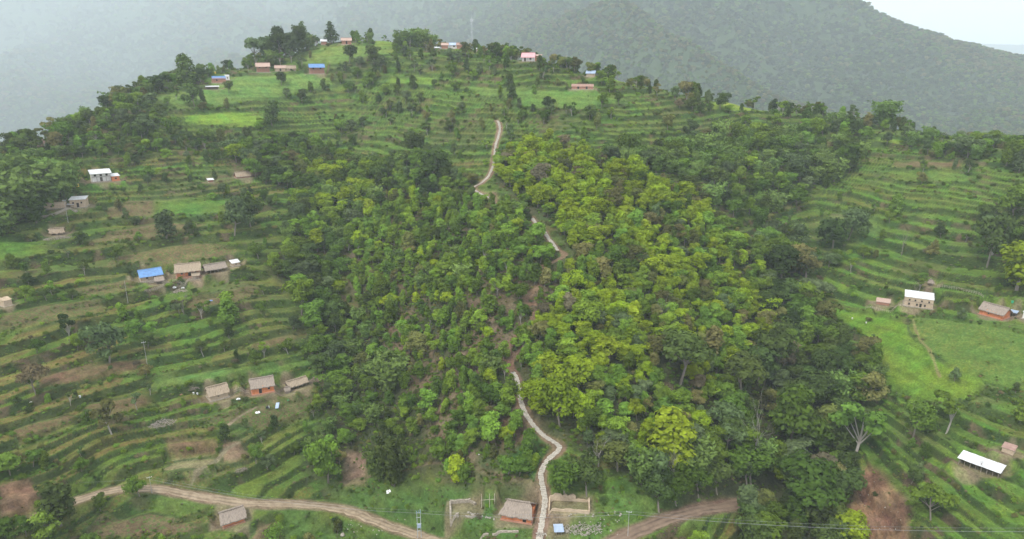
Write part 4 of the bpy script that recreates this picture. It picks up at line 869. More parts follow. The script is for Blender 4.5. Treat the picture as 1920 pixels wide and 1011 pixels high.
# trees the eye picks out, by where their foot stands in the photo: px, py of the foot, height in px, shape, tint, width factor, label
NAMED = [
 (312,447,46,'tall','grey',1.5,'lone silvery grey tree standing upright on the brown field'),
 (510,236,44,'tall','dark',1.4,'dark egg shaped tree at the right edge of the bright rice field'),
 (528,160,26,'round','dark',1.1,'small dark tree with a round head below the ridge farm'),
 (655,118,34,'round','dark',1.0,'round dark tree at the lower corner of the top field'),
 (700,125,40,'round','dark',1.1,'big dark leaning tree right of the top field'),
 (1027,207,27,'round','dark',1.25,'solitary round dark tree in the middle of the upper green terraces'),
 (1106,225,29,'round','dark',1.1,'round dark tree on the terrace below the rusty long barn'),
 (1350,205,32,'round','dark',1.2,'dark bushy tree on the lit crest field'),
 (1451,195,22,'tall','dark',1.3,'small dark oval tree alone on the crest line'),
 (365,200,44,'round','dark',1.0,'tall dark tree left of the green ridge meadow'),
 (382,198,30,'tall','dark',.7,'slim dark tree close beside the tall dark meadow tree'),
 (429,175,24,'round','dark',1.0,'dark ball shaped tree below the left ridge house'),
 (351,165,56,'tall','dark',1.15,'tall dark block shaped tree rising on the left ridge'),
 (569,78,46,'cone','grey',1.1,'tall pointed grey tree topping the dark hilltop grove'),
 (623,82,38,'cone','dark',1.2,'dark pointed cypress like tree beside the hilltop huts'),
 (500,112,46,'round','dark',1.1,'dark spreading tree at the left of the hilltop grove'),
 (528,110,60,'round','dark',1.1,'largest dark tree crown of the hilltop grove'),
 (550,105,55,'round','dark',1.1,'second large dark tree of the hilltop grove'),
 (478,112,52,'spread','grey',1.1,'flat topped thin tree reaching left from the hilltop grove'),
 (545,112,50,'round','grey',1.0,'lower grey green tree at the foot of the hilltop grove'),
 (1470,530,112,'round','olive',1.05,'huge olive domed tree at the edge of the right wood'),
 (1465,520,60,'round','dark',1.3,'dark tree half hidden under the huge olive dome'),
 (1275,720,96,'spread','dark',1.1,'very large dark green tree with a wide crown in the lower wood'),
 (1390,745,80,'spread','dark',1.1,'broad dark tree right of the very large wide crown'),
 (1480,840,125,'round','green',.85,'tall mid green tree standing clear over the lower right wood'),
 (1580,1015,60,'round','lime',1.4,'yellow green tree at the left edge of the landslide'),
 (1252,875,90,'tall','lime',1.5,'yellow green tree towering from the dark gully beside the stair forest'),
 (1600,865,95,'sparse','green',1.2,'tall ragged tree at the head of the landslide'),
 (1570,760,60,'bamboo','bamboo',1.0,None),
 (1712,820,66,'round','green',.9,'full green tree on the bank below the green meadow'),
 (1775,810,60,'sparse','green',1.1,'thin bare legged tree right of the full green bank tree'),
 (1745,975,62,'spread','green',1.1,'spreading tree with pale leaning trunk on the lower right terraces'),
 (1677,403,34,'tall','green',1.3,'neat green tree alone among the right hand terraces'),
 (1660,232,44,'bamboo','bamboo',1.6,'big feathery bamboo clump rising over the right ridge line'),
 (1590,450,62,'round','grey',1.1,'grey green tree in the hollow between wood and right terraces'),
 (1560,470,60,'round','dark',1.2,'dark tree mass left of the grey green hollow tree'),
 (1905,545,80,'tall','lime',1.6,'yellow leaved ragged tree at the edge of the photo'),
 (1850,500,95,'round','dark',.8,'tall dark trunked tree leading the right hand grove'),
 (1860,478,70,'sparse','grey',1.2,'open grey tree with visible stems in the right hand grove'),
 (68,740,56,'spread','rust',.9,'brownish flat topped tree beside the brown field at left'),
 (130,640,44,'sparse','dark',1.0,'crooked dark tree on the bank of the left terraces'),
 (205,680,78,'round','grey',1.1,'soft grey green tree spreading over the left terraces'),
 (432,610,44,'tall','green',1.5,'green tree on the bank right below the upper farmyard'),
 (430,590,38,'tall','fresh',1.4,'upper green tree of the pair under the upper farmyard'),
 (565,590,66,'round','fresh',1.0,'bright domed tree on the gully edge'),
 (590,620,55,'round','green',1.1,'green domed tree beside the bright domed gully tree'),
 (115,985,72,'tall','dark',1.5,'dark two headed tree standing in front of the dirt road bend'),
 (615,905,86,'round','fresh',.9,'bright leaved tree on the slope above the dirt road'),
 (480,870,34,'round','green',1.0,'small round tree beside the brown threshing floor'),
 (512,1015,28,'shrub','fresh',1.0,'round leafy bush at the bottom edge below the threshing yard'),
 (210,815,62,'sparse','olive',1.0,'thin branching tree among the narrow lower left terraces'),
 (915,840,58,'round','fresh',1.1,'vivid green tree on the open slope left of the stairway'),
 (965,820,44,'round','fresh',1.1,'light green tree close left of the stairway'),
 (873,905,34,'round','fresh',1.0,'small bright tree on the trail above the ruined wall'),
 (740,912,80,'bamboo','dark',.8,'dark blue green drooping bamboo on the lower slope'),
 (712,900,58,'bamboo','dark',.9,'smaller dark bamboo at the left of the drooping one'),
 (730,735,62,'bamboo','bamboo',1.3,'pale feathery bamboo fountain on the slope above the dark bamboo'),
 (60,400,90,'bamboo','bamboo',1.5,'huge pale bamboo thicket on the left rim'),
 (90,380,80,'bamboo','bamboo',1.4,'second pale bamboo thicket right beside the huge one'),
 (25,420,80,'bamboo','bamboo',1.4,'pale bamboo clump at the outer end of the left rim'),
 (770,300,56,'round','dark',1.0,'dark domed tree above the middle wood left of the path'),
 (810,345,66,'round','dark',1.1,'large dark tree in the wood beside the upper path'),
 (1085,740,70,'round','lime',1.1,'lime green tree right of the upper stairway bend'),
 (1050,800,85,'round','lime',1.0,'tall yellow green tree hanging over the stairway curve'),
 (1060,935,70,'round','green',1.0,'soft green tree right of the lower stairway'),
 (1100,930,66,'round','dark',1.1,'dark green tree behind the roofless mud house'),
 (1235,960,70,'round','dark',1.1,'dark leafy tree left of the reddish road'),
 (440,440,70,'round','grey',.95,'grey leafy tree at the right end of the brown fields'),
 (470,425,60,'round','dark',1.0,'dark leafy tree behind the grey leafy field end tree'),
]
for (px, py, hp, shp, tn, wf, lab) in NAMED:
    x, y = hit(px, py); z = float(hz(x, y)); hh = hp * (y * CT - z * ST) / F / (1.0 if py > 300 else 1.0) * 1.0
    kind = 'bamboo_clump' if shp == 'bamboo' else ('shrub' if shp == 'shrub' else ('young_tree' if False else 'broadleaf_tree'))
    hh = hh / (.93 if py < 400 else .86 if py < 700 else .80)
    if shp in ('round', 'spread'): hh *= .93
    PLANTS[:] = [p for p in PLANTS if p['kind'] == 'shrub' or (p['x'] - x) ** 2 + (p['y'] - y) ** 2 > (hh * .30) ** 2]
    add(kind, x, y, z, hh, wf, shp, tn, px, py, label=lab, zone='named')
for (cx, cy, w0, n_, h0) in ((800,66,60,9,30),(760,72,30,3,24),(838,64,40,4,22),(1130,128,60,9,22),(1060,118,40,6,24),(955,95,60,10,24),(925,92,20,3,26),(1700,225,40,6,22),(1220,150,60,8,18),(1420,192,50,5,16),(1520,205,60,8,24),(1290,166,50,7,24)):
    for i in range(n_):
        px = cx + RNG.uniform(-w0 / 2, w0 / 2); x, y = hit(px, cy + 14); z = float(hz(x, y)); bam = cy < 80
        if CLEAR[int(fjN(np.array(y + 3))), int(fiN(np.array(x), np.array(y + 3)))]: continue
        add('bamboo_clump' if bam else 'broadleaf_tree', x, y + RNG.uniform(-3, 10), float(hz(x, y)), h0 * (y * CT - z * ST) / F * RNG.uniform(.8, 1.2), 1.2, 'bamboo' if bam else ('tall', 'sparse', 'round')[i % 3], 'bamboo' if bam else ('dark', 'green', 'olive')[i % 3], px, cy + 12, zone='top')
print('plants', len(PLANTS), {k_: sum(p['kind'] == k_ for p in PLANTS) for k_ in ('broadleaf_tree', 'young_tree', 'bamboo_clump', 'shrub')}, time.time() - T0)

# ---------------------------------------------------------------- which plants are things of their own: the 300 of a kind that show largest
for p in PLANTS:
    p['t1'], p['t2'] = float(RNG.normal(0, .07)), float(RNG.normal(0, .07)); d = p['y'] * CT - p['z'] * ST; p['d'] = d; p['size'] = p['h'] / d * F
    p['in'] = 4 < p['px'] < PW - 4 and p['py'] - p['size'] * .75 < PH - 4 and p['py'] - p['size'] * .5 > 0
# rough cover test against nearer plants, on a coarse picture grid
order = sorted(range(len(PLANTS)), key=lambda i: PLANTS[i]['d']); occ = np.zeros((int(PH / 4) + 2, int(PW / 4) + 2), bool)
WR = dict(round=.36, spread=.46, tall=.2, cone=.2, sparse=.25, bamboo=.45, shrub=.6)
for i in order:
    p = PLANTS[i]; r = p['size'] * WR[p['shape']] * p['wf'] * .85; cx = p['px'];
    tx, ty, _ = project(p['x'], p['y'], p['z'] + p['h']); y0_, y1_ = int(ty / 4), int(((p['py'] - ty) * (.65 if p['shape'] != 'shrub' else 1) + ty) / 4); x0_, x1_ = int((cx - r) / 4), int((cx + r) / 4)
    y0_, y1_, x0_, x1_ = max(y0_, 0), min(max(y1_, y0_ + 1), occ.shape[0] - 1), max(x0_, 0), min(x1_ + 1, occ.shape[1] - 1)
    blk = occ[y0_:y1_, x0_:x1_]; p['free'] = float((~blk).sum()) * 16 if blk.size else 0; p['frac'] = float((~blk).mean()) if blk.size else 0
    occ[y0_:y1_, x0_:x1_] = True
def back(p):
    for f in (.97, .94, .9, .85, .8, .7):
        if float(hz(p['x'] * f, p['y'] * f)) > (p['z'] + p['h'] * .8) * f: return True
    return False
LIM = dict(broadleaf_tree=300, young_tree=300, bamboo_clump=300, shrub=300)
IND = []
for kd in LIM:
    ps = [p for p in PLANTS if p['kind'] == kd and p['in'] and (p['frac'] > .3 or p['label']) and not back(p)]
    ps.sort(key=lambda p: -(1e9 if p['label'] else 0) - p['free'])
    for p in ps[:LIM[kd]]: p['ind'] = True; IND.append(p)
TWORD = dict(lime='lime green', green='mid green', fresh='fresh green', dark='dark green', olive='olive green', grey='grey green', yellow='yellow', rust='brownish', bamboo='pale green')
SWORD = dict(round='domed', spread='wide flat topped', tall='slender', cone='pointed', sparse='open ragged', bamboo='feathery', shrub='low')
KWORD = dict(broadleaf_tree='tree', young_tree='young tree', bamboo_clump='bamboo clump', shrub='shrub')
def place_phrase(p):
    px, py = p['px'], p['py']; best = None
    for (fx, fy, nm) in FEAT:
        d = math.hypot(px - fx, (py - fy) * 1.4)
        if best is None or d < best[0]: best = (d, fx, fy, nm)
    d, fx, fy, nm = best
    if d < 95:
        dx, dy = px - fx, py - fy
        rel = ('just below' if dy > 0 else 'just above') if abs(dy) * 1.2 > abs(dx) else ('right of' if dx > 0 else 'left of')
        return rel + ' ' + nm
    Z = dict(rimbamboo='on the left rim above the veranda house', beltbamboo='in the bamboo belt above the right wood', lime='in the yellow green wood right of the stairway', young='on the young plantation slope left of the stairway', mixed='in the mixed wood below the upper terraces', leftrim='on the wooded left rim',
             gully='in the gully between left terraces and plantation', bamboo='on the bamboo slope left of the plantation', dark='in the dark lower right wood', upright='in the wooded belt under the right crest',
             rightwood='in the grove at the right edge', botleft='in the thicket round the dirt road bend', terraceL='on the left terraces', terraceR='on the right terraces', top='on the upper terraces', named='on the hillside')
    if p['zone'] != 'shrub': 
        base = Z[p['zone']]
        if p['zone'] in ('lime', 'young', 'dark', 'terraceL', 'terraceR', 'top', 'mixed'):
            lim = dict(lime=(430, 640), young=(560, 720), dark=(640, 820), terraceL=(480, 720), terraceR=(450, 700), top=(130, 190), mixed=(330, 430))[p['zone']]
            base = ('high ' if py < lim[0] else 'midway ' if py < lim[1] else 'low ') + base
        return base
    if px < 640: return 'on the left terrace banks, ' + ('upper part' if py < 450 else 'middle part' if py < 700 else 'lower part')
    if px < 1480: return ('on the upper terrace banks' if py < 300 else 'under the central wood' if py < 850 else 'near the bottom clearing')
    return 'on the right terrace banks, ' + ('upper part' if py < 450 else 'middle part' if py < 750 else 'lower part')
ORD = ['', 'second', 'third', 'fourth', 'fifth', 'sixth', 'seventh', 'eighth', 'ninth', 'tenth', 'eleventh', 'twelfth']
groups = {}
for p in IND:
    p['plabel'] = p['label']
    if not p['label']:
        sz = 'small' if p['size'] < (30 if p['kind'] != 'shrub' else 11) else 'big' if p['size'] > (55 if p['kind'] != 'shrub' else 15) else ''
        groups.setdefault((' '.join(x_ for x_ in (sz, SWORD[p['shape']], TWORD[p['tint']], KWORD[p['kind']]) if x_), place_phrase(p)), []).append(p)
for (a_s, b_s), ps in groups.items():
    ps.sort(key=lambda p: p['px'])
    for i, p in enumerate(ps):
        if len(ps) == 1: p['plabel'] = a_s + ' ' + b_s
        elif len(ps) <= 12: p['plabel'] = (('leftmost' if i == 0 else 'rightmost' if i == len(ps) - 1 else ORD[i] + ' from left') + ' ' + a_s + ' ' + b_s)
        else: p['plabel'] = a_s + ' ' + b_s; p['grp'] = True
GROUPW = dict(rimbamboo='plants of the left rim bamboo', beltbamboo='plants of the right bamboo belt', lime='trees of the yellow green wood', young='young trees of the plantation slope', mixed='trees of the mixed wood', leftrim='trees of the left rim', gully='trees of the gully', bamboo='plants of the bamboo slope',
              dark='trees of the dark lower wood', upright='trees under the right crest', rightwood='trees of the right edge grove', botleft='trees round the road bend', terraceL='trees scattered over the left terraces',
              terraceR='trees scattered over the right terraces', top='trees scattered over the upper terraces', shrub='shrubs on the terrace banks', named='')
seen = {}
for p in IND:
    sc = (p['h'] * p['wf'], p['h'] * p['wf'], p['h']); grp = GROUPW[p['zone']] or None
    words_ = p['plabel'].split()
    if len(words_) > 16: p['plabel'] = ' '.join(words_[:16])
    if p['plabel'] in seen and not p.get('grp'): grp = seen[p['plabel']] or grp
    seen.setdefault(p['plabel'], grp)
    cm = crown_mesh(p['shape'], p['var'], p['tint'])
    if p['kind'] == 'shrub':
        o = bpy.data.objects.new('shrub', cm); COL.objects.link(o); o.location = (p['x'], p['y'], p['z']); o.rotation_euler = (p['t1'], p['t2'], p['rz']); o.scale = sc
        tag(o, p['plabel'], 'shrub', grp); key = (p['shape'], p['var'], p['tint'])
        if key not in seen: seen[key] = o
        continue
    nm = p['kind']; e = empty(nm, (p['x'], p['y'], p['z']), p['rz'], sc); e.rotation_euler = (p['t1'], p['t2'], p['rz']); tag(e, p['plabel'], KWORD[p['kind']] if p['kind'] != 'young_tree' else 'young tree', grp)
    co = bpy.data.objects.new('crown' if p['shape'] != 'bamboo' else 'foliage', cm); COL.objects.link(co); co.parent = e
    to = bpy.data.objects.new('trunk' if p['shape'] != 'bamboo' else 'stems', trunk_data(p['shape'], p['var'], p['shape'] == 'sparse')); COL.objects.link(to); to.parent = e
    key = (p['shape'], p['var'], p['tint'])
    if key not in seen: seen[key] = co; 
    seen.setdefault(('T', p['shape'], p['var']), to)
print('individuals', len(IND), time.time() - T0)

# ---------------------------------------------------------------- the rest of a kind, as one object that repeats the shapes above
def stuff(name, label, items):
    """items: (x,y,z, rz, sx, sz, key); the shapes repeated are those of trees and shrubs that stand in the scene"""
    byk = {}
    for it in items:
        k_ = it[6]
        if k_ not in seen:
            alt = [q for q in seen if isinstance(q, tuple) and len(q) == 3 and q[0] == k_[0] and q[2] == k_[2]] or [q for q in seen if isinstance(q, tuple) and len(q) == 3 and q[0] == k_[0]]
            k_ = alt[0]
        byk.setdefault(k_, []).append(it)
    keys = list(byk); P, rot, scl_, pid = [], [], [], []
    for n_, k_ in enumerate(keys):
        for it in byk[k_]: P.append(it[:3]); rot.append((math.sin(it[0] * 7.1 + it[1]) * .1, math.cos(it[0] * 3.3 - it[1] * 5) * .1, it[3])); scl_.append((it[4], it[4], it[5])); pid.append(n_)
    me = bpy.data.meshes.new(name); me.vertices.add(len(P)); me.vertices.foreach_set('co', np.array(P, np.float32).ravel())
    a = me.attributes.new('rot', 'FLOAT_VECTOR', 'POINT'); a.data.foreach_set('vector', np.array(rot, np.float32).ravel())
    a = me.attributes.new('scl', 'FLOAT_VECTOR', 'POINT'); a.data.foreach_set('vector', np.array(scl_, np.float32).ravel())
    a = me.attributes.new('pid', 'INT', 'POINT'); a.data.foreach_set('value', np.array(pid, np.int32))
    o = bpy.data.objects.new(name, me); COL.objects.link(o); tag(o, label, name.split('_')[-1], kind='stuff')
    ng = bpy.data.node_groups.new(name, 'GeometryNodeTree'); ng.interface.new_socket('Geometry', in_out='INPUT', socket_type='NodeSocketGeometry'); ng.interface.new_socket('Geometry', in_out='OUTPUT', socket_type='NodeSocketGeometry')
    gi, go = ng.nodes.new('NodeGroupInput'), ng.nodes.new('NodeGroupOutput'); jn = ng.nodes.new('GeometryNodeJoinGeometry'); ng.links.new(jn.outputs[0], go.inputs[0])
    def attr(nm, ty):
        a = ng.nodes.new('GeometryNodeInputNamedAttribute'); a.data_type = ty; a.inputs['Name'].default_value = nm; return a.outputs['Attribute']
    ar, as_, ap = attr('rot', 'FLOAT_VECTOR'), attr('scl', 'FLOAT_VECTOR'), attr('pid', 'INT')
    e2r = ng.nodes.new('FunctionNodeEulerToRotation'); ng.links.new(ar, e2r.inputs[0])
    for n_, k_ in enumerate(keys):
        src = [seen[k_]]
        if k_[0] != 'shrub' and ('T', k_[0], k_[1]) in seen and name != 'distant_forest': src.append(seen[('T', k_[0], k_[1])])
        cmp_ = ng.nodes.new('FunctionNodeCompare'); cmp_.data_type = 'INT'; cmp_.operation = 'EQUAL'
        ins = [s_ for s_ in cmp_.inputs if s_.type == 'INT']; ng.links.new(ap, ins[0]); ins[1].default_value = n_
        for so_ in src:
            oi = ng.nodes.new('GeometryNodeObjectInfo'); oi.transform_space = 'ORIGINAL'; oi.inputs['Object'].default_value = so_; oi.inputs['As Instance'].default_value = True
            ip = ng.nodes.new('GeometryNodeInstanceOnPoints'); ng.links.new(gi.outputs[0], ip.inputs['Points']); ng.links.new(cmp_.outputs[0], ip.inputs['Selection']); ng.links.new(oi.outputs['Geometry'], ip.inputs['Instance'])
            ng.links.new(e2r.outputs[0], ip.inputs['Rotation']); ng.links.new(as_, ip.inputs['Scale']); ng.links.new(ip.outputs[0], jn.inputs[0])
    md = o.modifiers.new('repeat', 'NODES'); md.node_group = ng; return o
def item(p): return (p['x'], p['y'], p['z'], p['rz'], p['h'] * p['wf'], p['h'], (p['shape'], p['var'], p['tint']))
REST = {k_: [item(p) for p in PLANTS if p['kind'] == k_ and not p.get('ind')] for k_ in LIM}
if REST['broadleaf_tree']: stuff('forest_trees', 'remaining smaller and half hidden trees of the hillside woods', REST['broadleaf_tree'])
if REST['young_tree']: stuff('young_forest', 'remaining young trees crowded on the plantation slope', REST['young_tree'])
if REST['bamboo_clump']: stuff('bamboo_thicket', 'remaining half hidden bamboo in the woods', REST['bamboo_clump'])
# low scrub and grass clumps: nobody could count them; shrubs beyond the 300 belong to the same mass
its = REST['shrub']
X, Y, Z, px, py, fj, fi, g = scatter(.95, 777, y1=430, mar=20)
near = Y < 300
pr = np.where(allmask[fj, fi], .42, np.where((RISER[fj, fi] > .15) | (EDGE[fj, fi] > .4), .75, np.where(Y < 250, .30, .07))) * (.3 + 1.4 * np.clip(fbm(X / 8, Y / 8, 29, 3) + .5, 0, 1)); pr = np.where(fieldmask[fj, fi] & (RISER[fj, fi] < .2), .05, pr)
ok = ~NOGO[fj, fi] & ~(baremask[fj, fi] & (g.random(len(X)) < .93)) & (g.random(len(X)) < pr) & (near | (g.random(len(X)) < .6)) & ~(fieldmask[fj, fi] & (crop[fj, fi] < .3) & (g.random(len(X)) < .9))
X, Y, Z = X[ok], Y[ok], Z[ok]; tn = choose(g, len(X), [('green', 46), ('fresh', 12), ('dark', 14), ('olive', 26), ('rust', 6)]); hh = g.uniform(.25, .95, len(X)) * np.where(allmask[fj, fi][ok], 1.15, np.where((RISER[fj, fi][ok] > .15) | (EDGE[fj, fi][ok] > .4), .85, .45)); rz = g.uniform(0, 6.28, len(X)); vv = g.integers(0, 2, len(X)); wf = g.uniform(.8, 1.5, len(X))
its = its + [(float(X[i]), float(Y[i]), float(Z[i]) - .05, float(rz[i]), float(hh[i] * wf[i]), float(hh[i]), ('shrub', int(vv[i]), tn[i])) for i in range(len(X))]
stuff('undergrowth', 'low scrub and grass clumps on banks and forest floor', its)
print('undergrowth', len(its), time.time() - T0)

# ---------------------------------------------------------------- mountains beyond the valley
CREST = [(1560,-26,2000),(1600,4,1960),(1650,30,1930),(1705,56,1900),(1770,94,1850),(1815,99,1850),(1870,118,1800),(1925,128,1800),(2150,160,1750),(2500,200,1700)]
FAR = [(-400,-60,4300),(0,-60,4300),(300,-60,4200),(600,-50,3600),(800,-50,2900),(1000,-60,2300),(1150,-60,2100),(1300,-50,1980),(1450,-30,1930),
       (-400,120,3300),(0,120,3000),(200,140,2700),(420,120,2700),(600,60,2600),(800,40,2300),(0,250,2000),(-400,300,1800),(100,200,2200),(330,150,2300),
       (950,60,1750),(1100,60,1650),(1250,60,1650),(1400,60,1700),(1550,40,1850),(1650,60,1750),(1750,110,1600),
       (1000,110,1350),(1200,120,1350),(1300,160,1150),(1450,180,1150),(1600,200,1120),(1800,240,1100),(1920,260,1080),(1750,190,1250),(1900,180,1350),(2200,280,1100),(2200,200,1400),]
FP = []
for (px, py, Y) in FAR:
    Y *= 1 - .2 * max(0, min(1, (px - 1000) / 300)) * (Y > 1250)
    Y *= 1 + .05 * max(0, min(1, (1000 - px) / 700)) * (Y > 1500)
    rx, ry, rz = ray(px, py); k = Y / ry; FP.append((rx * k, Y, rz * k))
for (x, y, z) in ((-800,640,-330),(-300,680,-330),(0,700,-300),(300,680,-300),(700,620,-300),(1100,700,-320),(-1500,900,-400),(0,950,-260),(-500,1200,-330),(-1300,1600,-250),(1500,900,-250),
                  (700,3000,330),(0,3600,420),(-1500,5200,420),(-3500,5000,420),(3200,3500,-330),(-4000,3000,50),(-4000,1200,-250),(4000,1200,-150),(-2500,1500,-300)):
    FP.append((x, y, z))
# the far blue ridge behind everything at the right
FJ, FI = 640, 820
fY = 560 * np.exp(np.arange(FJ) / (FJ - 1) * math.log(8500 / 560.)); fU = np.linspace(-1.15, 1.15, FI)
FPs = np.array(FP); FPs = np.where(FPs[:, 1:2] < 760, FPs, FPs * 1.5)
ext = []
for (px, py, Y) in CREST:
    rx, ry, rz = ray(px, py); k = Y * 1.2 / ry
    for dy, dz in ((0, 0), (350, -130), (900, -380), (1700, -600)): ext.append((rx * k * (Y * 1.2 + dy) / (Y * 1.2), Y * 1.2 + dy, rz * k + dz))
FPs = np.concatenate([FPs, np.array(ext)]); FPs_ = FPs.copy(); FPs_[:, :2] /= 8.0
ffit = tps_fit(FPs_, 1.0)
ccY = fY[np.linspace(0, FJ - 1, 90).astype(int)]; ccI = np.linspace(-1.15, 1.15, 110)
CXf = ccI[None] * (ccY[:, None] + 200); CYf = np.repeat(ccY[:, None], 110, 1); CZf = tps_eval(ffit, CXf / 8, CYf / 8)
FX = fU[None] * (fY[:, None] + 200); FY = np.repeat(fY[:, None], FI, 1); jj2, ii2 = np.meshgrid(np.arange(FJ), np.arange(FI), indexing='ij')
FZ = gridlookup(CZf, np.interp(jj2, np.linspace(0, FJ - 1, 90).astype(int), np.arange(90)), ii2 * (109 / (FI - 1)))
def ridged(x, y, s, o=4):
    r, a = 0, 1.0
    for i in range(o): r = r + a * (1 - 4 * abs(vnoise(x * 2 ** i + 5 * i, y * 2 ** i, s + i))); a *= .5
    return r
fade = sstep(700, 1700, FY)
rx_, ry_ = (FX * .82 + FY * .57), (-FX * .57 + FY * .82)
RDG = ridged(rx_ / 560, ry_ / 1300, 201, 4)
FZ = FZ + fade * (RDG - .75) * 110 * sstep(900, 2400, FY + 300) * (1 - .75 * sstep(.40, .52, FX / FY) * sstep(1500, 1900, FY)) + fbm(FX / 80, FY / 80, 211, 3) * 12 * fade
FZ = np.maximum(FZ, -520)
fidx = (np.arange(FJ - 1)[:, None] * FI + np.arange(FI - 1)[None]).ravel()
mm = noisy('mountain_forest', (.030,.050,.018), (.060,.088,.032), .012, 1, .3, .2, detail=8, spec=.03)
me = mesh_np('mountains', np.stack([FX, FY, FZ], -1).reshape(-1, 3), np.stack([fidx, fidx + 1, fidx + FI + 1, fidx + FI], 1), [mm], True)
o = bpy.data.objects.new('mountains', me); COL.objects.link(o); tag(o, kind='structure')
# farthest ridge and valley floor
vs = []; nR = 240
for i in range(nR):
    x = 2500 + 12500 * i / (nR - 1); top = 150 + 40 * vnoise(x / 1200, 1, 3) + 18 * vnoise(x / 300, 2, 5) + 6 * vnoise(x / 90, 2, 5) - 90 * sstep(8200, 13000, x)
    for yy, zz in ((9500, -520), (10000, top * .3 - 120), (10500, top), (11300, top - 160), (12900, -520)): vs.append((x, yy + 200 * vnoise(x / 500, yy / 500, 7), zz))
ix = (np.arange(nR - 1)[:, None] * 5 + np.arange(4)[None]).ravel()
me = mesh_np('far_ridge', vs, np.stack([ix, ix + 5, ix + 6, ix + 1], 1), [mm], True); o = bpy.data.objects.new('far_ridge', me); COL.objects.link(o); tag(o, kind='structure')
me = mesh_np('valley_floor', [(-13000,-300,-525),(17000,-300,-525),(17000,13500,-525),(-13000,13500,-525)], [(0,1,2,3)], [mm]); o = bpy.data.objects.new('valley_floor', me); COL.objects.link(o); tag(o, kind='structure')
# their forest
def fh(x, y):
    fj = np.log(y / 560.) / math.log(8500 / 560.) * (FJ - 1); fi = (x / (y + 200) + 1.15) / 2.3 * (FI - 1); return gridlookup(FZ, fj, fi)
g = np.random.default_rng(4); n = 260000; Yd = 900 * np.exp(g.random(n) * math.log(6500 / 900.)); Xd = g.uniform(-.85, .85, n) * Yd; Zd = fh(Xd, Yd); px, py, dd = project(Xd, Yd, Zd)
ok = (px > -60) & (px < PW + 60) & (py > -25) & (py < 330)
for f in (.96, .9, .82, .7): 
    m_ = Yd * f > 800; ok &= ~(m_ & (fh(Xd * f, np.maximum(Yd * f, 600)) > (Zd + 9) * f))
for f in (350, 400, 450, 500): ok &= ~(hz(Xd * f / Yd, np.full(n, float(f))) > (Zd + 9) * f / Yd)
dens = np.clip(1.15 - Yd / 6000, .25, 1) * (.75 + .6 * np.clip(fbm(Xd / 130, Yd / 130, 301, 3) + .5, 0, 1)); ok &= g.random(n) < dens
Xd, Yd, Zd = Xd[ok], Yd[ok], Zd[ok]; big = np.clip(Yd / 1800, .95, 2.6); hh = g.uniform(6, 15, len(Xd)) * big
tn = choose(g, len(Xd), [('dark', 20), ('green', 46), ('olive', 20), ('grey', 14)]); nzv = fbm(Xd / 230, Yd / 230, 331, 3) * .5 + (gridlookup(RDG, np.log(Yd / 560.) / math.log(8500 / 560.) * (FJ - 1), (Xd / (Yd + 200) + 1.15) / 2.3 * (FI - 1)) - .75) * .9
tn = [('olive' if nzv[i] > .22 and g.random() < .5 else 'dark' if nzv[i] < -.2 and g.random() < .6 else tn[i]) for i in range(len(Xd))]  # relief shading put into the tints: paler on ridges, darker in gullies
its = [(float(Xd[i]), float(Yd[i]), float(Zd[i]) - 2.2 * float(big[i]), float(g.uniform(0, 6.28)), float(hh[i] * 1.25), float(hh[i]), ('round', int(g.integers(0, 3)), tn[i])) for i in range(len(Xd))]
stuff('distant_forest', 'hazy forest covering the mountains across the valley', its)
print('distant', len(its), time.time() - T0)

# ---------------------------------------------------------------- yard things, walls, poles
wallruin(868, 958, 'ruined_wall', 'broken low stone walls of a roofless enclosure left of the big thatched house', [((-3.4, -1.5), (-3.6, 3.6), 1), ((-3.6, 3.6), (2.2, 3.9), 1), ((2.2, 3.9), (3.6, 2.4), .6), ((-3.4, -1.5), (-1.2, -1.7), .8), ((.6, -2.2), (4.6, -3.4), .3)], 1.1, .6, STONE, 4)
wallruin(1068, 950, 'ruined_house', 'roofless pinkish mud house right of the stairway with half its walls standing', [((-5.5, -1.9), (-5.5, 2.6), 1), ((-5.5, 2.6), (1.6, 2.6), 1.3), ((1.6, 2.6), (5.2, 2.6), .45), ((5.2, 2.6), (5.3, -2.2), .9), ((-5.3, -2.2), (5.3, -2.3), .5)], 1.6, .5, MUDB, 6)
wallruin(100, 404, 'terrace_wall', 'grey stone retaining wall under the unfinished brick building', [((-8, -.6), (9, .9), 1)], .9, .5, STONE, 9)
wallruin(930, 1006, 'rubble_wall', 'low rubble wall running below the big thatched house', [((-8, 1.5), (-2, .6), .5), ((-1, .6), (6, -.3), .6)], .8, .7, STONE, 12)
def heap(px, py, name, label, cat, mat, r, h_, n, seed=1, ln=1.6, th=.05, group=None, flat=.5):
    e = ground_thing(px, py, name, label, cat, group); rg = random.Random(seed); b = MB()
    for i in range(n):
        a, rr = rg.uniform(0, 6.28), r * math.sqrt(rg.random()); x, y = math.cos(a) * rr, math.sin(a) * rr * flat; z = h_ * (1 - rr / r) * rg.uniform(.2, 1) + .05
        d = Vector((rg.gauss(0, 1), rg.gauss(0, 1), rg.gauss(0, .35))).normalized() * ln * rg.uniform(.4, 1) / 2; b.bar(Vector((x, y, z)) - d, Vector((x, y, z)) + d, th * rg.uniform(.6, 1.2), th * .5, 4)
    b.build('stick_mass', mat, e); return e
heap(305, 795, 'brush_pile', 'pale heap of dry grey brushwood on the grassy terrace', 'brush pile', BRUSH, 4.2, 2.0, 260, 2)
heap(108, 447, 'brush_pile', 'wide heap of sticks under the broken thatched shed', 'brush pile', BRUSH, 5.0, 1.2, 260, 3)
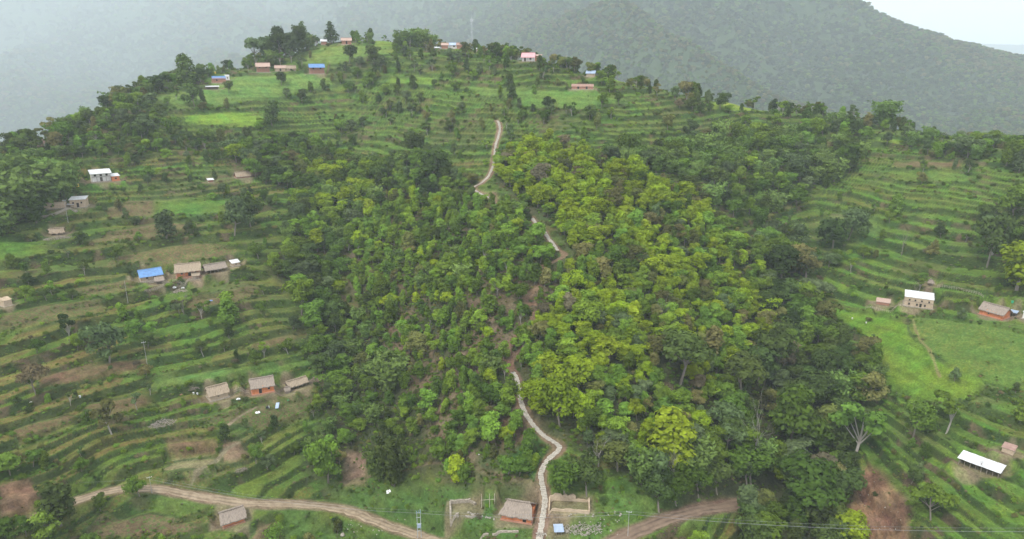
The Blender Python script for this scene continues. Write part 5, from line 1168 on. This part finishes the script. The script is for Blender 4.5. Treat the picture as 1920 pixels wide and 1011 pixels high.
heap(1088, 990, 'rubble_heap', 'scattered heap of pale broken poles and stones right of the stairway foot', 'heap', ROCK, 6, 1.0, 200, 4, 1.4, .10)
heap(336, 545, 'wood_heap', 'jumble of firewood and planks filling the upper farmyard', 'wood heap', WOODP, 4.5, .9, 160, 21, 2.0, .07)
heap(362, 730, 'brush_pile', 'small brown stick pile left of the beige hut', 'brush pile', WOOD, 1.8, 1.4, 90, 5)
heap(452, 882, 'brush_pile', 'low brown stick pile below the threshing floor', 'brush pile', WOOD, 2.0, .7, 80, 6)
heap(590, 715, 'straw_heap', 'brown straw heap behind the open byre', 'straw heap', THATCH, 2.4, 1.8, 200, 8, 1.2, .08)
heap(1015, 1003, 'stone_heap', 'grey heap of stones at the bottom left of the stairway', 'stone heap', ROCK, 1.5, .8, 40, 9, .6, .2)
def rock_mesh(seed):
    rg = random.Random(seed); P, Fq = [], []
    for i in range(7):
        th = math.pi * i / 6
        for k_ in range(9):
            ph = 2 * math.pi * k_ / 9; r = 1 + rg.uniform(-.22, .22); P.append((math.sin(th) * math.cos(ph) * r, math.sin(th) * math.sin(ph) * r * .85, math.cos(th) * r * .7))
    for i in range(6):
        for k_ in range(9): a = i * 9 + k_; b_ = i * 9 + (k_ + 1) % 9; Fq.append((a, a + 9, b_ + 9, b_))
    return mesh_np('boulder', P, Fq, [ROCK])
RM = [rock_mesh(i) for i in range(4)]
rocks = []
def rock(px, py, s_, lab, grp='pale boulders lying on the slopes'):
    x, y, z, _ = site(px, py); o = bpy.data.objects.new('boulder', RM[len(rocks) % 4]); COL.objects.link(o); o.location = (x, y, z + s_ * .2); o.scale = (s_, s_ * .9, s_ * .8); o.rotation_euler = (0, .2, len(rocks) * 1.3); tag(o, lab, 'boulder', grp); rocks.append(o)
for i in range(34):
    a = [(1626,880),(1660,900),(1672,930),(1690,960),(1690,1000),(1620,1000),(1605,960),(1615,915)]; 
    while True:
        px, py = RNG.uniform(1600, 1705), RNG.uniform(875, 1008)
        if bool(inpoly(np.array(px), np.array(py), a)): break
    rock(px, py, RNG.uniform(.07, .24), 'pale stone lying in the red earth of the landslide', 'stones in the landslide')
for i in range(40): rock(RNG.uniform(1060, 1165), RNG.uniform(958, 1006), RNG.uniform(.15, .42), 'pale stone scattered in the clearing right of the stairway', 'stones in the bottom clearing')
for i in range(24): rock(RNG.uniform(640, 760), RNG.uniform(972, 1003), RNG.uniform(.12, .3), 'pale stone strewn in the grass below the dirt road', 'stones below the dirt road')
for i in range(20): t_ = RNG.random(); rock(875 + 50 * t_ + RNG.uniform(-3, 3), 962 + 12 * t_ + RNG.uniform(-3, 3), RNG.uniform(.2, .4), 'pale stone in the row before the big thatched house', 'stones before the big thatched house')
rock(642, 1003, .9, 'white rounded boulder in the grass at the bottom edge', None)
def pole(px, py, hp, label, mat=CONC, arms=True, r=.08, name='power_pole', cat='power pole', group=None):
    x, y, z, yaw = site(px, py); h_ = hp * (y * CT - z * ST) / F / (.95 if py < 500 else .82); e = empty(name, (x, y, z), yaw); tag(e, label, cat, group)
    MB().bar((0, 0, -.5), (0, 0, h_), r, r * .6, 8).build('shaft', mat, e)
    if arms:
        MB().box(-.7, .7, -.05, .05, h_ - .45, h_ - .35).build('crossarm', STEEL, e)
        for s_ in (-.6, 0, .6): MB().bar((s_, 0, h_ - .35), (s_, 0, h_ - .1), .06, .04, 6).build('insulator', PLAST, e)
    return (x, y, z + h_ - .1)
# the twin pole by the dirt road
x, y, z, yaw = site(787, 1009); k_ = (y * CT - z * ST) / F; H2 = 50 * k_ / .8; e = empty('transformer_pole', (x, y, z), yaw); tag(e, 'twin steel pole with crossbars and blue insulators beside the dirt road', 'power pole')
for s_ in (-.55, .45): MB().bar((s_, 0, -.4), (s_ + (.05 if s_ < 0 else 0), 0, H2 * (1 if s_ > 0 else .94)), .11, .08, 8).build('shaft', STEEL, e)
for q_ in (.25, .5, .72, .88): MB().box(-.75, .65, -.06, .06, H2 * q_, H2 * q_ + .1).build('crossbar', STEEL, e)
MB().box(-.55, .45, -.35, .25, H2 * .38, H2 * .5).build('transformer_box', TINBG, e)
for s_ in (-.6, 0, .5): MB().bar((s_, -.1, H2 * .88), (s_, -.1, H2 * .97), .07, .05, 6).build('insulator', TINB, e)
ptA = (x, y, z + H2 * .97)
ptB = pole(1177, 1006, 46, 'slim concrete pole in the clearing near the reddish road'); ptC = pole(285, 925, 30, 'slim pole on the outer edge of the dirt road bend')
ptD = pole(277, 690, 44, 'grey pole on the bank at the right end of the brown field'); ptE = pole(240, 568, 36, 'leaning grey pole below the brown field near the blue tin farm roof', arms=False)
ptF = pole(128, 418, 42, 'thin pole in front of the cream brick house'); ptG = pole(118, 352, 26, 'thin pole on the rim left of the veranda house', arms=False)
def cable(a, b_, sag, label, off=(0, 0, 0), r=.015):
    a, b_ = Vector(a) + Vector(off), Vector(b_) + Vector(off); m = MB(); pr = a
    for i in range(1, 25):
        t_ = i / 24; p = a.lerp(b_, t_) - Vector((0, 0, sag * 4 * t_ * (1 - t_))); m.bar(pr, p, r, r, 4); pr = p
    o = m.build('power_cable', WIRE); tag(o, label, 'cable', 'power lines crossing the lower slope')
far_right = (150, 118, -88); far_left = (-150, 172, -112)
for j, (nm, off) in enumerate((('upper', (0, 0, 0)), ('middle', (0, -.6, -.5)), ('lower', (0, .3, -1.1)))):
    cable(ptA, ptB, 1.2, nm + ' power line from the twin pole to the clearing pole', off); cable(ptB, far_right, 3, nm + ' power line from the clearing pole off to the right', off)
    cable(ptC, ptA, 2, nm + ' power line from the twin pole to the road bend pole', off)
cable(ptC, far_left, 2.5, 'power line from the road bend pole off to the left')
# telecom mast
x, y, z, yaw = site(885, 88); k_ = (y * CT - z * ST) / F; H3 = 58 * k_; e = empty('telecom_mast', (x, y, z), yaw); tag(e, 'tall slender lattice telecom mast with antennas above the village', 'mast')
b = MB()
for (sx, sy) in ((-1, -1), (1, -1), (0, 1)): b.bar((sx * .6, sy * .5, 0), (sx * .3, sy * .26, H3), .05, .04, 5)
n_ = 14
for i in range(n_):
    z0, z1 = H3 * i / n_, H3 * (i + 1) / n_; w0, w1 = .8 - .45 * i / n_, .8 - .45 * (i + 1) / n_; pts0 = [(-w0, -w0 * .87, z0), (w0, -w0 * .87, z0), (0, w0 * .87, z0)]; pts1 = [(-w1, -w1 * .87, z1), (w1, -w1 * .87, z1), (0, w1 * .87, z1)]
    for q_ in range(3): b.bar(pts0[q_], pts1[(q_ + 1) % 3], .04, .04, 4); b.bar(pts1[q_], pts1[(q_ + 1) % 3], .04, .04, 4)
b.build('lattice_tower', STEEL, e)
for (ax, ay) in ((-1.1, 0), (1.1, 0), (0, -1.1), (-.7, .8), (.7, .8)): MB().box(ax * .7 - .14, ax * .7 + .14, ay * .7 - .08, ay * .7 + .08, H3 - 2.6, H3 - .9).build('antenna_panel', STEEL, e)
for zz in (H3 * .55, H3 * .8): MB().bar((-.2, -.7, zz), (-.2, -.95, zz), .32, .36, 12).build('dish', STEEL, e)
MB().bar((0, 0, H3), (0, 0, H3 + 2.5), .05, .03, 5).build('spire', STEEL, e)
# bare trees
def bare_tree(px, py, hp, label, seed=1, mat=BARKP, r=.16, spread_=.55):
    x, y, z, yaw = site(px, py); h_ = hp * (y * CT - z * ST) / F / .85; e = empty('bare_tree', (x, y, z), 0); tag(e, label, 'tree', 'leafless pale trees'); rg = random.Random(seed); t = MB(); br = MB()
    t.bar((0, 0, -.3), (0, 0, h_ * .45), r, r * .8, 7)
    def grow(p, d, L_, rr, lvl):
        n_, q_ = 3, p
        for i in range(n_):
            d = (d + Vector((rg.gauss(0, .16), rg.gauss(0, .16), .06))).normalized(); q2 = q_ + d * L_ / n_; br.bar(q_, q2, rr * (1 - .25 * i), rr * (.75 - .22 * i), 5); q_ = q2
            if lvl > 0 and rg.random() < .85:
                dd = (d + Vector((rg.uniform(-1, 1), rg.uniform(-1, 1), rg.uniform(-.1, .6))) * spread_ * 1.4).normalized(); grow(q_, dd, L_ * rg.uniform(.45, .75), rr * .5, lvl - 1)
    for i in range(6): grow(Vector((0, 0, h_ * rg.uniform(.22, .46))), (Vector((rg.uniform(-1, 1), rg.uniform(-1, 1), 0)) * spread_ + Vector((0, 0, .8))).normalized(), h_ * rg.uniform(.25, .5), r * .42, 2)
    t.build('trunk', mat, e); br.build('branches', mat, e)
bare_tree(1412, 885, 120, 'tall pale dead tree with upright forked trunks in the dark wood', 3, spread_=.3, r=.17); bare_tree(1122, 875, 52, 'bleached leafless tree right of the stairway bend', 5, spread_=.8)
bare_tree(1262, 905, 70, 'spiky pale dead tree under the towering yellow green tree', 7, spread_=.6); pass
bare_tree(1240, 610, 44, 'thin leafless tree standing in the upper part of the right wood', 11, BARK); bare_tree(345, 590, 46, 'reddish bare tree under the upper farmyard', 13, BARK, .12, .8)
bare_tree(1715, 560, 34, 'small bare tree behind the white-roofed meadow house', 15, BARK, .1); bare_tree(1690, 480, 50, 'grey leafless tree in the right hand hollow', 17, BARK, .14, .7)
bare_tree(1838, 885, 28, 'little bare tree before the white tin barn', 19, BARK, .08, .8)
# stick fences
def stick_fence(px, py, L_, label, n=22, hgt=1.3, dyaw=0, seed=1):
    e = ground_thing(px, py, 'stick_fence', label, 'fence', dyaw=dyaw); rg = random.Random(seed); b = MB(); yaw = e.rotation_euler[2]
    for i in range(n):
        x = -L_/2 + L_ * i / (n - 1); wx, wy = e.location[0] + x * math.cos(yaw), e.location[1] + x * math.sin(yaw); gz = float(hz(wx, wy)) - e.location[2]; b.bar((x, 0, gz - .2), (x + rg.uniform(-.15, .15), rg.uniform(-.1, .1), gz + hgt * rg.uniform(.7, 1.15)), .045, .03, 4)
    b.build('stakes', WOODP, e); z0 = float(hz(e.location[0], e.location[1])) - e.location[2]
    for q_ in (.45, .85):
        m_ = MB()
        for i in range(8):
            xa, xb = -L_/2 + L_ * i / 8, -L_/2 + L_ * (i + 1) / 8; ga, gb = [float(hz(e.location[0] + x * math.cos(yaw), e.location[1] + x * math.sin(yaw))) - e.location[2] for x in (xa, xb)]; m_.bar((xa, -.05, ga + hgt * q_), (xb, -.05, gb + hgt * q_), .04, .04, 4)
        m_.build('rail', WOODP, e)
stick_fence(338, 540, 12, 'stick fence of pale stakes round the upper farmyard', 34, 1.3, 5, 2); stick_fence(290, 545, 7, 'short stick fence under the blue tin farm roof', 18, 1.2, 12, 3)
stick_fence(453, 735, 5, 'pole fence between the beige hut and the orange farm house', 16, 1.8, 8, 4); stick_fence(350, 533, 10, 'upper row of stakes before the orange thatched farmhouse', 26, 1.4, -8, 6)
stick_fence(1660, 585, 14, 'stick fence on the bank before the low brown shed', 20, 1.0, -12, 7); stick_fence(1800, 545, 16, 'pole fence climbing behind the meadow house', 20, 1.2, -20, 8)
e = ground_thing(918, 950, 'pole_frame', 'three upright bamboo poles of an open frame behind the big thatched house', 'frame')
for x in (-2.2, 0, 1.4): MB().bar((x, 0, -.3), (x, 0, 4.2), .09, .07, 6).build('pole', WOODP, e)
MB().bar((-2.4, 0, 2.2), (1.7, .05, 2.4), .05, .05, 5).build('rail', WOODP, e)
# small yard things
def cloth(px, py, w_, d_, label, mat=CLOTHW, name='tarpaulin', cat='tarpaulin', h_=.7, dyaw=0):
    e = ground_thing(px, py, name, label, cat, dyaw=dyaw); n = 9; vs = []
    for i in range(n):
        for k_ in range(n):
            x, y = -w_/2 + w_ * i / (n - 1), d_ * k_ / (n - 1); vs.append((x + .06 * math.sin(i * 2.1 + k_), y, .05 + h_ * math.sin(math.pi * k_ / (n - 1)) ** .5 * (.75 + .25 * math.cos(i * 1.7)) * (1 if 0 < i < n - 1 else .2)))
    b = MB(); b.add(vs, [(i * n + k_, (i + 1) * n + k_, (i + 1) * n + k_ + 1, i * n + k_ + 1) for i in range(n - 1) for k_ in range(n - 1)])
    o = b.build('sheet', mat, e); sm = o.modifiers.new('thick', 'SOLIDIFY'); sm.thickness = .04
    MB().box(-w_/2 + .3, w_/2 - .3, .3, d_ - .3, -.3, h_ * .55).build('load', WOOD, e)
cloth(733, 925, 2.7, 1.8, 'small white sheet tied over a pile on the grass above the road'); cloth(482, 776, 2.2, 1.3, 'white sheet lying over a low frame in front of the lower farm', h_=.45, dyaw=10)
cloth(395, 565, 1.6, 1.2, 'blue and white sheet on the ground right of the upper farmyard', CLOTHS['blue'], h_=.3)
for (px, py, w_, lab, mt) in ((327, 541, 1.5, 'white sack in the left of the upper farmyard', CLOTHW), (343, 541, 1.2, 'white bundle in the middle of the upper farmyard', CLOTHW), (334, 533, .9, 'dark bundle in the upper farmyard', BLACK), (318, 535, .9, 'pale bundle at the yard fence', WOODP), (447, 750, 1.3, 'white bundle on the yard between beige hut and orange farm house', CLOTHW), (363, 739, .6, 'white bucket on the terrace left of the beige hut', CLOTHW), (370, 739, .6, 'second white bucket on the terrace, nearer the beige hut', CLOTHW), (340, 741, .9, 'reddish cloth on the terrace far left of the beige hut', MUDR), (58, 755, .7, 'white rag hanging in the scrub of the left terraces', CLOTHW), (150, 745, .6, 'white pail under the lower left trees', CLOTHW), (1898, 568, .8, 'green plastic tub above the orange house of the right fields', GRN), (541, 752, .8, 'green plastic sheet beside the byre field', GRN), (1598, 598, .5, 'white pail at the corner of the green meadow', CLOTHW), (1624, 606, .5, 'white pail on the bank beside the green meadow', CLOTHW), (896, 742, .7, 'white marker lying on the plantation slope', CLOTHW), (968, 783, .5, 'white bag left of the stairway curve', CLOTHW), (898, 853, .5, 'white bag on the steep bare trail', CLOTHW), (146, 350, 1.2, 'yellow water tank on the rim left of the veranda house', YEL), (403, 137, 1.4, 'yellow water tank beside the left ridge house', YEL), (1788, 262, .9, 'white flag post bundle on the right crest', CLOTHW), (1543, 400, .9, 'white bundle on the right terraces', CLOTHW)):
    nm = 'water_tank' if 'tank' in lab else 'tub' if 'tub' in lab else 'bucket' if ('bucket' in lab or 'pail' in lab) else 'bundle'
    e = ground_thing(px, py, nm, lab, nm.replace('_', ' ')); b = MB()
    if nm == 'bundle': b.bar((-w_/2, 0, w_ * .2), (0, .05, w_ * .28), w_ * .16, w_ * .3, 9); b.bar((0, .05, w_ * .28), (w_/2, 0, w_ * .2), w_ * .3, w_ * .14, 9); b.build('sack', mt, e); MB().bar((-.05, .05, w_ * .3), (.05, .05, w_ * .3), w_ * .32, w_ * .32, 9).build('tie', WOOD, e)
    else: b.bar((0, 0, -.1), (0, 0, w_ * .9), w_ * .42, w_ * .5, 12); b.build('drum', mt, e); MB().bar((0, 0, w_ * .9), (0, 0, w_ * .96), w_ * .54, w_ * .54, 12).build('rim', mt, e)
e = ground_thing(515, 768, 'solar_stand', 'grey solar panel on a timber stand beside the white sheet', 'solar panel', dyaw=-10)
b = MB(); b.add([(.2, -.1, .5), (1.3, -.1, .5), (1.5, 1.7, 1.7), (.4, 1.7, 1.7), (.2, -.05, .42), (1.3, -.05, .42), (1.5, 1.75, 1.62), (.4, 1.75, 1.62)], [(0,1,2,3),(7,6,5,4),(0,4,5,1),(1,5,6,2),(2,6,7,3),(3,7,4,0)]); b.build('panel', TINBG, e)
for (x, y, h_) in ((.25, 0, .5), (1.25, 0, .5), (.5, 1.6, 1.6), (1.4, 1.6, 1.6)): MB().bar((x, y, -.2), (x, y, h_), .05, .05, 5).build('leg', WOOD, e)
e = ground_thing(505, 768, 'thresher', 'dark hand cranked machine left of the solar panel', 'machine'); MB().box(-1.0, -.1, 0, .7, .4, 1.2).build('body', BLACK, e, bevel=.08)
MB().bar((-.1, .3, .8), (.08, .3, .8), .5, .5, 14).build('wheel', STEEL, e)
for (x, y) in ((-.95, .05), (-.15, .05), (-.95, .65), (-.15, .65)): MB().bar((x, y, -.2), (x, y, .4), .05, .05, 5).build('leg', WOOD, e)

# ---------------------------------------------------------------- haze: the valley air
hm = bpy.data.materials.new('haze_air'); hm.use_nodes = True; n = hm.node_tree; n.nodes.remove(n.nodes['Principled BSDF']); pv = n.nodes.new('ShaderNodeVolumePrincipled')
pv.inputs['Color'].default_value = (.86, .94, 1.0, 1); pv.inputs['Density'].default_value = 0.00017; pv.inputs['Anisotropy'].default_value = 0.15
n.links.new(pv.outputs[0], n.nodes['Material Output'].inputs['Volume'])
hb = MB().box(-13500, 17500, -400, 14000, -530, 1100).build('haze', hm); tag(hb, kind='stuff')
print('done', time.time() - T0)
